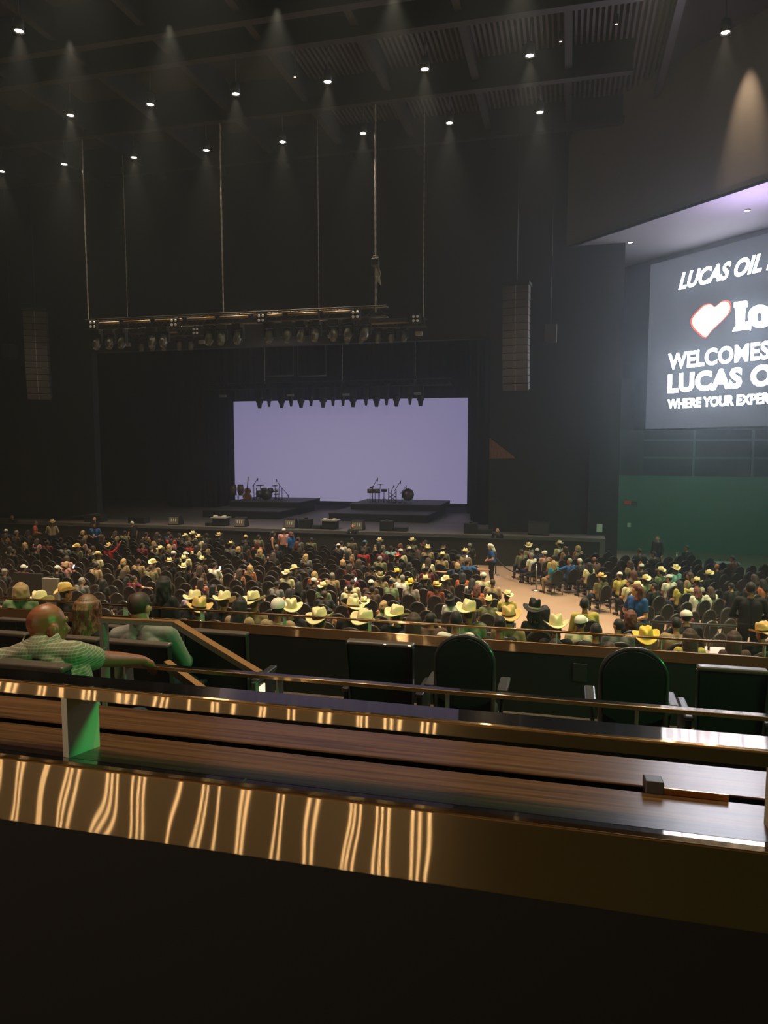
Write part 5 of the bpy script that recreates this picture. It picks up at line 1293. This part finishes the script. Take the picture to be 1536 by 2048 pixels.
class Section:
    def __init__(s, rz, rows, urange, ztop):
        s.rz = rz; s.rows = rows; s.urange = urange; s.seats = {r: [] for r in range(len(rows))}
        s.u = Vector((math.cos(rz), math.sin(rz), 0)); s.v = Vector((-math.sin(rz), math.cos(rz), 0))
    def pos(s, r, u): p = s.u * u + s.v * s.rows[r]; return p
    def add(s, px, py, spec, zh):
        p = atZ(px, py, zh); v = p.dot(s.v)
        order = sorted(range(len(s.rows)), key=lambda r: abs(s.rows[r] - v))
        for r in order[:3]:
            # keep the head in its own line of sight: meet the row's vertical plane
            rr = ray(px, py); t = (s.rows[r] - EYE.dot(s.v)) / rr.dot(s.v); u = (EYE + rr * t).dot(s.u)
            if all(abs(u - q['u']) > 0.53 for q in s.seats[r]): s.seats[r].append({'u': u, 'spec': spec}); return
        r = order[0]
        for k in range(1, 8):
            for sg in (1, -1):
                if all(abs(u + sg * 0.25 * k - q['u']) > 0.53 for q in s.seats[r]): s.seats[r].append({'u': u + sg * 0.25 * k, 'spec': spec}); return
    def fill(s, rnd, prob, pitch):
        for r in range(len(s.rows)):
            lo, hi = s.urange(s.rows[r]); fixed = sorted(s.seats[r], key=lambda q: q['u'])
            edges = [lo - pitch * 0.5] + [q['u'] for q in fixed] + [hi + pitch * 0.5]
            new = []
            for a, c_ in zip(edges, edges[1:]):
                n = int((c_ - a) / pitch) - 1
                if n < 1 and (c_ - a) < 1.12: continue
                n = max(1, n)
                for k in range(1, n + 1): new.append({'u': a + (c_ - a) * k / (n + 1), 'spec': None})
            for q in new:
                if rnd.random() < prob(r): q['spec'] = rnd.choice(FILL)
            s.seats[r] = sorted(fixed + new, key=lambda q: q['u'])
FILL = [x.split() for x in 'ds black;bs charcoal;br black;dk charcoal;au brown;bs grey;ds olive;br tan;bl grey;ds maroon;gs charcoal;dk brown;bu black;wc black;bs navy;bo tan;ds brown;br pink'.split(';')]
def lerp_tab(tab, v):
    tab = sorted(tab)
    if v <= tab[0][0]: return tab[0][1]
    for (a, x), (b_, y) in zip(tab, tab[1:]):
        if v <= b_: return x + (y - x) * (v - a) / (b_ - a)
    return tab[-1][1]
L = Section(0.0, [31.9 - 1.0 * i for i in range(16)], lambda v: (-0.94 * v - 0.3, lerp_tab([(17, -0.7), (21, -1.6), (25, -2.4), (31, -3.8)], v)), 0)
PH = 0.65
Rt = Section(PH, [26.1 - 1.0 * i for i in range(15)], lambda v: (lerp_tab([(13.8, 13.4), (18.7, 15.9), (26, 18.2)], v), min((7.6 + math.sin(PH) * v) / math.cos(PH), (33.0 - math.cos(PH) * v) / math.sin(PH))), 0)
def parse(txt):
    for e in txt.replace('\n', ';').split(';'):
        if e.strip(): yield e.split()
for sec, txt in ((L, LEFT), (Rt, RIGHT)):
    for e in parse(txt):
        sec.add(float(e[0]), float(e[1]), e[2:], 1.27 if HEADS[e[2]][1] and HEADS[e[2]][1][0] != 'cap' else 1.18)
rnd = random.Random(5)
L.fill(rnd, lambda r: 0.30 if r < 5 else (0.10 if r < 9 else 0.03), 0.60)
Rt.fill(rnd, lambda r: 0.06 if r < 8 else 0.02, 0.62)
chairs = []
KEEP = [(atY(px, 1080, y).x, y, 0.62) for px, y in ((265, 32.75), (190, 31.3), (985, 28.6), (545, 30.4), (583, 30.4), (568, 31.4), (1316, 33.0), (104, 31.8), (70, 31.7))]
_p = atZ(1458, 1160, 0.0); KEEP += [(_p.x, _p.y + 0.3, 1.0), (-1.07, 27.9, 0.45), (atY(104, 1155, 18.9).x - 0.5, 18.95, 1.15)]
for sec, nm in ((L, 'main'), (Rt, 'side')):
    for r, row in sec.seats.items():
        if nm == 'main': row = row[::-1]
        for k, q in enumerate(row):
            p = sec.pos(r, q['u'])
            if nm == 'side' and (p.y < 16.6 or p.x > 9 or p.y > 33.0): continue
            if any((p.x - a) ** 2 + (p.y - c_) ** 2 < rr * rr for a, c_, rr in KEEP): continue
            px, py = proj((p.x, p.y, 0.95))
            if px < -25 or px > 1565 or py > 1275: continue
            where = f'{nth(r + 1)} {"side-block row" if nm == "side" else "row"} from stage, {nth(k + 1)} {"" if nm == "side" else "seat "}from aisle'
            rz = sec.rz + rnd.uniform(-0.05, 0.05)
            f = Vector((-math.sin(rz), math.cos(rz), 0)); chairs.append((p.y, p - f * 0.195, rz, where, q['spec'] is not None))
            if q['spec']:
                sp = q['spec']; tok, shirt = sp[0], sp[1]; pt = sp[2] if len(sp) > 2 else ''
                hair, hat, words_ = HEADS[tok]; sd = int(abs(p.x * 37 + p.y * 11))
                dark = shirt in ('black', 'charcoal', 'brown', 'maroon', 'navy')
                person(pose_key(tok, pt, sd), (p.x, p.y, 0.0), rz + rnd.uniform(-0.2, 0.2), shirt, 'long' if sd % 3 == 0 and tok not in FEM else ('top' if tok in FEM and sd % 5 == 0 else 'short'),
                       ('jeans', 'black', 'khaki', 'jeans')[sd % 4], hair, hat, SKS[sd % 5], f'person with {words_} and {shirt} {"top" if tok in FEM else "shirt"}, {where}', zs=rnd.uniform(0.97, 1.04), hattilt=(rnd.uniform(-0.34, 0.14), rnd.uniform(-0.26, 0.26)),
                       hatband=('brown', 'black', 'cream', 'straw')[sd % 4])
                if pt == 'p':
                    f = Vector((-math.sin(rz), math.cos(rz), 0)); b = MB(); b.box(-0.037, 0.037, -0.004, 0.004, -0.075, 0.075, 0.003, 1)
                    ph = b.build('phone', mat('lit_phone', (0.1, 0.1, 0.1), 0.3, emit=(0.85, 0.92, 1.0), strength=1.3)); ph.location = (p.x, p.y + 0, 0.99); ph.location += f * 0.46; ph.rotation_euler = (-0.5, 0, rz)
                    tag(ph, f'lit phone held by person, {where}', 'phone', 'lit phones in the crowd')
chairs.sort(key=lambda c_: c_[0])
b_far = MB()
for i, (_, p, rz, where, occ) in enumerate(chairs):
    if i < 300:
        t = empty('padded_chair', (p.x, p.y, 0), rz)
        for me in FCM: put(me, me.name.split('.')[0], None, t)
        tag(t, f'{"occupied" if occ else "empty"} black padded chair, {where}', 'chair', 'black padded chairs on the floor')
    else:
        M = Matrix.Translation((p.x, p.y, 0)) @ Matrix.Rotation(rz, 4, 'Z')
        for me in FCM:
            bb = bmesh.new(); bb.from_mesh(me); b_far.add(bb, M)
if len(chairs) > 300:
    tag(b_far.build('padded_chairs', M_CHAIRBACK), 'remaining rows of black padded chairs nearest the stage', 'chair', 'black padded chairs on the floor', 'stuff')
print('CHAIRS', len(chairs), 'PEOPLE', sum(1 for o in bpy.data.objects if o.name.startswith('person')))

# nearest rows just below the balcony
PLACED = {}
for e in sorted(list(parse(NEARA)) + list(parse(NEARR)), key=lambda e: (HEADS[e[3]][1] is None, float(e[1]))):
    rw, px, py, tok, shirt = e[0], float(e[1]), float(e[2]), e[3], e[4]
    hair, hat, words_ = HEADS[tok]
    tall = bool(hat and hat[0] != 'cap')
    hh = 1.25 if tall else 1.165
    cand = [(9.45, 1.9), (11.1, 1.7)] + [(y, 1.35) for y in (9.3, 10.4, 11.5, 12.6, 13.7)]
    cand.sort(key=lambda c_: abs(atY(px, py, c_[0]).z - c_[1] - hh))
    for Y, fz in cand:                       # the seat row whose head height fits this sight line best and that is free there
        q = atY(px, py, Y); zs = max(0.93, min(1.12, (q.z - fz) / hh))
        if (q.x < -0.72 if fz > 1.5 else q.x > -0.5) and all(abs(q.x - x) > 0.53 for x in PLACED.get(Y, [])): break
    else: continue
    rw = 'R' if fz < 1.5 else ('A' if Y < 10 else 'B')
    PLACED.setdefault(Y, []).append(q.x)
    sd = int(px)
    rzz = (0.2 if rw == 'R' else 0.0) + 0.15 * math.sin(px)
    t = empty('padded_chair', (q.x + 0.195 * math.sin(rzz), Y - 0.195 * math.cos(rzz), fz), rzz); t.scale = (1, 1, zs)
    for me in FCM: put(me, me.name.split('.')[0], None, t)
    pl_ = {'A': 'nearest row below the balcony', 'B': 'second row below the balcony', 'R': 'side platform below the balcony'}[rw]
    who = f'{words_} and {shirt} {"top" if tok in FEM else "shirt"}'
    tag(t, f'occupied black padded chair under the person with {who}', 'chair', 'black padded chairs below the balcony')
    person(pose_key(tok, '', sd), (q.x, Y, fz), rzz, shirt, 'short' if sd % 3 else 'long', ('jeans', 'black', 'khaki')[sd % 3], hair, hat, SKS[sd % 4],
           f'person with {who}, {pl_}', 'people seated just below the balcony', zs=zs, hattilt=(0.25 if px > 1280 and tok == 'ye' else 0.12 * math.sin(px * 1.7), 0.14 * math.sin(px)), hatband=('brown', 'black', 'cream')[sd % 3], hats=1.2)

# ------------------------------------------------------------------ people standing
def stand(px, py_head, floor, Y, rz, key, shirt, sleeve, trs, hair, hat, skin, label, extra=None, zs=1.0):
    q = atY(px, py_head, Y); V = get_variant(key)
    hz0 = V['M'].translation.z
    o = person(key, (q.x, Y, floor), rz, shirt, sleeve, trs, hair, hat, skin, label, 'people standing in the hall', zs=(zs or max(0.9, min(1.12, (q.z - floor) / hz0))))
    if extra == 'badge':
        b = MB(); b.box(-0.045, 0.045, 0.17, 0.174, 1.06, 1.19); b.build('badge', M_WHITE, o); b = MB(); b.tube([(-0.06, 0.06, 1.44), (-0.03, 0.15, 1.3), (0, 0.17, 1.19), (0.03, 0.15, 1.3), (0.06, 0.06, 1.44)], 0.006, 5); b.build('lanyard', M_CASE, o)
    if extra == 'police':
        for sx in (-1, 1):
            b = MB(); b.box(sx * 0.23 - 0.03, sx * 0.23 + 0.03, -0.03, 0.03, 1.27, 1.33, 0.01); b.build('shoulder_patch', mat('patch_gold', (0.5, 0.42, 0.2), 0.6), o)
        b = MB(); b.lathe([(0, 0.004), (0.028, 0.004), (0.03, 0.0), (0, 0.0)], Matrix.Translation((0.09, 0.145, 1.26)) @ Matrix.Rotation(-math.pi / 2, 4, 'X'), 8); b.build('chest_badge', mat('badge_gold', (0.7, 0.6, 0.3), 0.4, 0.8), o)
    return o
PI = math.pi
SM = lambda yaw=0.0, arms='down', fem=False, lean=0.0, pitch=0.0: ('stand', fem, yaw, lean, pitch, arms)
stand(190, 1042, 0, BY + 0.62, PI, SM(0, 'ledge'), 'black', 'short', 'black', None, None, 'light', 'bald officer in black leaning on the barricade, beside the white-haired man', 'police')
stand(26, 1042, 0, BY + 0.62, PI, SM(0.3, 'ledge'), 'black', 'short', 'black', ('short', 'dark'), None, 'tan', 'dark-haired guard in black leaning on the barricade at the frame edge')
stand(706, 1056, 0, BY + 0.62, PI, SM(0.2, 'ledge'), 'black', 'short', 'black', None, None, 'light', 'officer in black holding a cup, leaning on the barricade before a wedge monitor', 'police')
stand(995, 1058, 0, BY + 0.62, PI, SM(-0.2, 'down'), 'black', 'short', 'black', None, None, 'light', 'officer in black standing behind the barricade above the blue-shirted man', 'police')
stand(265, 1043, 0, 32.75, 1.3, SM(-0.2, 'down'), 'black', 'short', 'black', ('short', 'white'), None, 'light', 'white-haired man in black standing in front of the barricade', 'badge')
stand(190, 1068, 0, 31.3, PI + 0.3, SM(0.0, 'belt'), 'blue', 'short', 'black', ('short', 'black'), None, 'deep', 'man in blue shirt and badge standing below the bald officer', 'badge')
stand(985, 1091, 0, 28.6, 1.9, SM(0.2, 'belt', False, 0.12, -0.4), 'blue', 'short', 'black', ('wavy', 'white'), None, 'light', 'white-haired man in blue shirt standing in the aisle, looking down', 'badge')
stand(545, 1080, 0, 30.4, -1.2, SM(0.2, 'down', True), 'black', 'top', 'black', ('long', 'black'), None, 'light', 'woman with black hair and sleeveless black top standing mid-floor')
stand(583, 1085, 0, 30.4, 1.2, SM(0.2, 'belt', True, 0.05, -0.15), 'blue', 'short', 'black', ('bob', 'auburn'), None, 'light', 'usher with auburn hair and blue shirt standing mid-floor')
stand(568, 1080, 0, 31.4, 0.4, SM(0.0, 'down'), 'pink', 'short', 'jeans', ('short', 'dark'), ('cap', 'white'), 'tan', 'man in white cap and pink shirt standing beside the auburn-haired usher')
stand(1316, 1082, 0, 33.0, 2.4, SM(0.2, 'down'), 'charcoal', 'long', 'black', ('short', 'black'), None, 'light', 'man in dark clothes standing against the green wall')
stand(104, 1051, 0, 31.8, 0.4, SM(0.4, 'belt'), 'tan', 'long', 'jeans', ('short', 'dark'), ('cowboy', 'straw'), 'tan', 'man in straw hat and tan shirt standing above the front rows')
stand(70, 1058, 0, 31.7, -0.9, SM(-0.3, 'belt', True), 'orange', 'short', 'jeans', ('bun', 'dark'), None, 'tan', 'woman in orange top standing beside the man in straw hat')
stand(40, 1182, 1.9, 8.75, 0.5, SM(0.3, 'down', True), 'green', 'short', 'jeans', ('bob', 'blonde'), None, 'light', 'woman with blonde hair walking below the balcony at the frame edge', zs=None)
stand(327, 1172, 1.9, 8.9, -0.2, SM(0.0, 'down', True), 'black', 'long', 'black', ('wavy', 'black'), None, 'deep', 'person with bushy black hair and black clothes standing below the balcony', zs=None)
stand(1503, 1180, 1.35, 13.9, -0.1, SM(0.0, 'belt', False, 0.12), 'black', 'long', 'black', ('short', 'black'), None, 'tan', 'big man in black standing with his back turned before the green wall', zs=None)
# usher sitting on the rail of the side platform
q = atY(1277, 1190, 14.9)
person(('sit', True, -0.5, 0.05, 0.0, ('lap', 'hip')), (q.x, 14.9, 1.35 + 0.12), PI - 0.75, 'blue', 'short', 'khaki', ('wavy', 'auburn'), None, 'light', 'usher with auburn hair and blue shirt sitting, facing the balcony, below the green chairs', 'people seated just below the balcony', zs=1.05)
t = empty('low_bench', (q.x, 14.95, 1.35), -0.75); b = MB(); b.box(-0.35, 0.35, -0.2, 0.25, 0.40, 0.48, 0.02); b.build('seat', M_CASE, t)
for xx in (-0.3, 0.3):
    b = MB(); b.box(xx - 0.03, xx + 0.03, -0.18, 0.22, 0, 0.40); b.build('leg', M_CASE, t)
tag(t, 'low dark bench under the usher in the blue shirt', 'bench')
# guard railing and green-lit platform steps on the side
t = empty('guard_railing', (0, 15.7, 1.35)); pa, pb = atY(1300, 1243, 15.7), atY(1480, 1262, 15.7)
b = MB(); b.cyl((pa.x, 0, pa.z - 1.35), (pb.x, 0, pa.z - 1.35), 0.028, n=8); b.build('top_rail', M_CASE, t)
for k in range(4):
    x = pa.x + (pb.x - pa.x) * k / 3; b = MB(); b.cyl((x, 0, 0), (x, 0, pa.z - 1.35), 0.024, n=8); b.build('post', M_CASE, t)
tag(t, 'dark guard railing along the edge of the side platform', 'railing')
b = MB(); pa, pb = atZ(1330, 1252, 0.55), atZ(1455, 1240, 0.55); b.box(pa.x - 0.2, pb.x + 0.6, 16.1, 17.0, 0, 0.55, 0.01)
tag(b.build('platform_step', mat('step_paint', (0.5, 0.5, 0.5), 0.6)), 'pale step lit green behind the guard railing', 'step', kind='structure')
# stanchions at the aisle
for px, py, lab in ((1072, 1181, 'chrome stanchion post in the aisle beside the side block'), (1353, 1128, 'chrome stanchion post in front of the green wall')):
    p = atZ(px, py, 0.0)
    if p.y > 36: p = Vector((atY(px, 1120, 32.6).x, 32.6, 0))
    t = empty('stanchion', p); b = MB(); b.lathe([(0, 0), (0.18, 0), (0.18, 0.015), (0.05, 0.04), (0.025, 0.06), (0, 0.06)], n=20); b.build('base', M_STEEL, t)
    b = MB(); b.cyl((0, 0, 0.05), (0, 0, 0.98), 0.026, n=12); b.ell((0, 0, 1.0), 0.034, None, 10, 6); b.build('post', M_STEEL, t); tag(t, lab, 'stanchion')
pa = Vector((-2.9, 31.0, 0.75)); pb = Vector((-1.05, 28.1, 0.8)); pts = [pa.lerp(pb, i / 14) - Vector((0, 0, 0.42 * 4 * (i / 14) * (1 - i / 14) * 0.9)) for i in range(15)]
b = MB(); b.tube(pts, 0.025, 8); tag(b.build('barrier_rope', M_CASE), 'black velvet rope drooping across the aisle to the chrome stanchion', 'rope')
t = empty('stanchion', (pa.x, pa.y, 0)); b = MB(); b.lathe([(0, 0), (0.18, 0), (0.18, 0.015), (0.05, 0.04), (0, 0.06)], n=20); b.build('base', M_STEEL, t); b = MB(); b.cyl((0, 0, 0.05), (0, 0, 0.98), 0.026, n=12); b.build('post', M_CASE, t); tag(t, 'dark stanchion post at the far end of the drooping rope', 'stanchion')
# half wall of the mixing booth
p = atY(104, 1155, 19.0); t = empty('booth_screen', (p.x, 18.9, 0))
b = MB(); b.box(-1.35, -0.28, 0, 0.08, 0, atY(80, 1148, 18.9).z, 0.01); b.build('panel', M_CASE, t); b = MB(); b.box(-0.28, 0.28, -0.02, 0.10, 0, atY(104, 1157, 18.9).z, 0.01); b.build('end_panel', mat('booth_grey', (0.20, 0.18, 0.15), 0.8), t)
tag(t, 'black booth screen with a grey end panel among the back rows', 'partition')

# ------------------------------------------------------------------ three people close by on the balcony
def limb(n, pts, rad): return [('cap', n, tuple(a), tuple(c_), ra, rb) for a, c_, ra, rb in zip(pts, pts[1:], rad, rad[1:])]
SHIRT1 = plaid('checked_shirt', '#7a7562', '#928d78', '#a8a38c', 64.0)
def near_person(hp, shoulders, pelvis, arms, legs, yaw, pitch, hs=1.0, wide=1.0, vox=0.009):
    """HP head centre, SHOULDERS (left, right), PELVIS, ARMS two of (elbow, wrist, hand direction, back of hand), LEGS two of (knee, ankle)"""
    hp = Vector(hp); sl, sr = Vector(shoulders[0]), Vector(shoulders[1]); pv = Vector(pelvis); R = rotH(yaw, pitch)
    mid = (sl + sr) / 2; ax = (sr - sl).normalized(); S = []
    for sx, s in ((-1, sl), (1, sr)):
        S.append(('cap', 'pelvis', tuple(pv + ax * sx * 0.08 * wide), tuple(pv + ax * sx * 0.08 * wide + Vector((0, 0, 0.12))), 0.12 * wide, 0.115 * wide))
        lo = pv + Vector((0, 0, 0.12)) + ax * sx * 0.075 * wide; hi = mid - Vector((0, 0, 0.10)) + ax * sx * 0.10 * wide
        S.append(('cap', 'torso', tuple(lo), tuple(hi), 0.115 * wide, 0.115 * wide))
        S.append(('cap', 'torso', tuple(mid + Vector((0, 0.0, 0.022)) + ax * sx * 0.04), tuple(s - ax * sx * 0.015), 0.075, 0.064))
        S.append(('cap', 'torso', tuple(mid + Vector((0, 0, -0.04)) + ax * sx * 0.07), tuple(s - ax * sx * 0.05 - Vector((0, 0, 0.06))), 0.10, 0.075))
    nb = mid + Vector((0, 0.015, 0.06)); nt_ = hp + R @ Vector((0, -0.02, -0.06)) * hs
    S.append(('cap', 'neck', tuple(nb), tuple(nt_), 0.066 * hs, 0.062 * hs)); S += head_shapes(hp, R, hs)
    for sx, s, (el, wr, hd, hu) in ((-1, sl, arms[0]), (1, sr, arms[1])):
        el, wr = Vector(el), Vector(wr)
        S.append(('cap', 'uarm', tuple(s), tuple(el), 0.062 * wide, 0.047)); S.append(('cap', 'farm', tuple(el), tuple(el.lerp(wr, 0.35)), 0.047, 0.046)); S.append(('cap', 'farm', tuple(el.lerp(wr, 0.35)), tuple(wr), 0.046, 0.030))
        S += hand_shapes(wr, hd, hu, 1.05, 0.7, -sx)
    for sx, (k, f) in ((-1, legs[0]), (1, legs[1])):
        k, f = Vector(k), Vector(f)
        S.append(('cap', 'thigh', tuple(pv + ax * sx * 0.095), tuple(k), 0.095 * wide, 0.063)); S.append(('cap', 'shin', tuple(k), tuple(f), 0.06, 0.042))
        d = (k - pv); d.z = 0; d.normalize(); S.append(('cap', 'foot', tuple(f + Vector((0, 0, -0.05))), tuple(f + d * 0.17 + Vector((0, 0, -0.055))), 0.04, 0.032))
    return S, hp, R
def collar(o, V, c, ax, m, r=0.075, n=26):
    b = MB(); fr = ax.cross(Vector((0, 0, 1)))
    ring = lambda rad, z, dy: [b.bm.verts.new(c + ax * rad * math.cos(a) * 1.02 + fr * (-rad * math.sin(a) + dy) + Vector((0, 0, z - 0.02 * max(0, -math.sin(a))))) for a in [2 * math.pi * i / n for i in range(n)]]
    r0, r1, r2, r3 = ring(r + 0.012, 0.0, 0), ring(r + 0.002, 0.045, 0), ring(r + 0.008, 0.042, 0), ring(r + 0.024, -0.004, 0)
    for A, B2 in ((r0, r1), (r1, r2), (r2, r3)):
        for i in range(n): b.bm.faces.new((A[i], A[(i + 1) % n], B2[(i + 1) % n], B2[i])).smooth = True
    b.build('collar', m, o)
# bald man in the checked shirt, his arm over the second rail
FZ = 3.4
hp = atY(95, 1252, 3.14)
sl = atY(12, 1326, 3.0); sr = atY(143, 1312, 3.1)
pv = Vector(((sl.x + sr.x) / 2 + 0.01, 3.17, FZ + 0.50))
el = atY(205, 1318, 3.42); wr = atY(283, 1320, 3.84); wr.z = max(wr.z, 4.185)
S, hc, R = near_person(hp, (sl, sr), pv, ((sl + Vector((-0.10, 0.06, -0.25)), sl + Vector((-0.04, 0.27, -0.36)), (0.3, 0.9, -0.2), (0, 0, 1)), (el, wr, (0.06, 0.72, -0.45), (0.2, 0.3, 1))),
                      ((pv + Vector((-0.16, 0.46, 0.02)), pv + Vector((-0.16, 0.44, -0.40))), (pv + Vector((0.18, 0.44, 0.02)), pv + Vector((0.2, 0.42, -0.40)))), -0.42, 0.02, 1.02, 1.12, 0.0075)
V = variant(S, hc, R, 0.0075, sm=3, hs=1.02)
o = put(V['body'], 'person', mat('skin_bald_man', '#9a5c3e', 0.42)); 
sh_ = put(V['shirt_short'], 'shirt', SHIRT1, o); put(V['trousers'], 'trousers', TR['jeans'], o); put(V['shoe'], 'shoes', SHOE, o)
ax = (sr - sl).normalized(); collar(o, V, (sl + sr) / 2 + Vector((0, 0.02, 0.078)), ax, SHIRT1, 0.074)
for sx in (-1, 1):
    b = MB(); b.ell(hc + R @ Vector((sx * 0.032, 0.090, 0.006)), (0.010, 0.006, 0.006), R, 8, 6); b.build('eye', mat('eye_dark', (0.02, 0.015, 0.01), 0.2), o)
    b = MB(); b.cap(hc + R @ Vector((sx * 0.018, 0.0935, 0.030)), hc + R @ Vector((sx * 0.048, 0.082, 0.030)), 0.006, 0.004, 6); b.build('eyebrow', HC['grey'], o)
tag(o, 'bald man in checked short-sleeved shirt resting his arm on the second drink rail', 'person')
# man in the grey shirt
FZ = 3.0
hp = atY(280, 1214, 5.0); sl = atY(236, 1272, 4.98); sr = atY(336, 1266, 5.02); pv = Vector(((sl.x + sr.x) / 2, 5.06, FZ + 0.52))
el = atY(371, 1325, 5.14); wr = atY(376, 1306, 5.36)
S, hc, R = near_person(hp, (sl, sr), pv, ((sl + Vector((-0.12, 0.05, -0.25)), sl + Vector((-0.02, 0.28, -0.30)), (0.4, 0.9, 0), (0, 0, 1)), (el, wr, (0.1, 0.6, 0.5), (0.6, 0.2, 0.4))),
                      ((pv + Vector((-0.12, 0.46, 0.02)), pv + Vector((-0.12, 0.44, -0.42))), (pv + Vector((0.40, 0.33, 0.08)), pv + Vector((0.38, 0.40, -0.42)))), -0.06, 0.0, 0.98, 1.05, 0.009)
V = variant(S, hc, R, 0.009, sm=5, hs=0.98)
SHIRT2 = mat('grey_textured_shirt', '#85827c', 0.9, noise=(140, 0.25))
o = put(V['body'], 'person', SK['light']); put(V['shirt_long'], 'shirt', SHIRT2, o); put(V['trousers'], 'trousers', TR['jeans'], o); put(V['shoe'], 'shoes', SHOE, o); put(V['hair_short'], 'hair', mat('hair_cropped', '#3b2a1e', 0.6), o)
collar(o, V, (sl + sr) / 2 + Vector((0, 0.015, 0.074)), (sr - sl).normalized(), SHIRT2, 0.066)
tag(o, 'short-haired man in long-sleeved grey shirt seated beyond the stair handrail', 'person')
# woman with long brown hair
hp = atY(176, 1218, 5.05); mid = Vector((hp.x, 5.02, hp.z - 0.235)); sl = mid + Vector((-0.17, 0, 0)); sr = mid + Vector((0.17, 0, 0)); pv = Vector((hp.x, 5.08, FZ + 0.52))
S, hc, R = near_person(hp, (sl, sr), pv, ((sl + Vector((-0.07, 0.05, -0.25)), sl + Vector((0.06, 0.28, -0.33)), (0.4, 0.9, 0), (0, 0, 1)), (sr + Vector((0.07, 0.05, -0.25)), sr + Vector((-0.06, 0.28, -0.33)), (-0.4, 0.9, 0), (0, 0, 1))),
                      ((pv + Vector((-0.12, 0.44, 0.0)), pv + Vector((-0.12, 0.42, -0.42))), (pv + Vector((0.12, 0.44, 0.0)), pv + Vector((0.12, 0.42, -0.42)))), 0.35, 0.0, 0.95, 0.92, 0.010)
V = variant(S, hc, R, 0.010, sm=5, hs=0.95)
o = put(V['body'], 'person', SK['light']); put(V['shirt_short'], 'shirt', CL['black'], o); put(V['trousers'], 'trousers', TR['black'], o); put(V['shoe'], 'shoes', SHOE, o)
rn = random.Random(3); S = [('ell', 'h', (0, -0.018, 0.040), (0.092, 0.105, 0.096))]
for i in range(15):
    a = math.pi * (0.93 + 1.14 * i / 14); p = Vector((0.082 * math.cos(a), -0.02 + 0.09 * math.sin(a), 0.06)); ph = rn.uniform(0, 6)
    for j in range(1, 9):
        u = j / 8; q = Vector((0.082 * math.cos(a) * (1 + 0.42 * u) + 0.010 * math.sin(ph + 9 * u), -0.03 + 0.10 * math.sin(a) + 0.012 * math.cos(ph + 8 * u), 0.06 - (0.32 + 0.05 * rn.random()) * u))
        S.append(('cap', 'h', tuple(p), tuple(q), 0.024, 0.023 if j < 8 else 0.010)); p = q
hm_ = closed_union(S, 0.0065, 2)
def hair_mat():
    m = mat('hair_brown_strands', '#4a3220', 0.42); nt = m.node_tree; b = nt.nodes['Principled BSDF']
    tc = nt.nodes.new('ShaderNodeTexCoord'); mp = nt.nodes.new('ShaderNodeMapping'); mp.inputs['Scale'].default_value = (1, 1, 0.06); n = nt.nodes.new('ShaderNodeTexNoise'); n.inputs['Scale'].default_value = 260; n.inputs['Detail'].default_value = 3
    cr = nt.nodes.new('ShaderNodeValToRGB'); cr.color_ramp.elements[0].position = 0.35; cr.color_ramp.elements[0].color = (*lin('#3a2515'), 1); cr.color_ramp.elements[1].position = 0.7; cr.color_ramp.elements[1].color = (*lin('#a07a50'), 1)
    u = nt.nodes.new('ShaderNodeBump'); u.inputs['Strength'].default_value = 0.6; u.inputs['Distance'].default_value = 0.003
    nt.links.new(tc.outputs['Object'], mp.inputs[0]); nt.links.new(mp.outputs[0], n.inputs['Vector']); nt.links.new(n.outputs['Fac'], cr.inputs['Fac']); nt.links.new(cr.outputs['Color'], b.inputs['Base Color'])
    nt.links.new(n.outputs['Fac'], u.inputs['Height']); nt.links.new(u.outputs['Normal'], b.inputs['Normal']); return m
put(hm_, 'hair', hair_mat(), o, M=V['M'])
tag(o, 'woman with long wavy brown hair seated beyond the bald man', 'person')
bpy.context.view_layer.update()
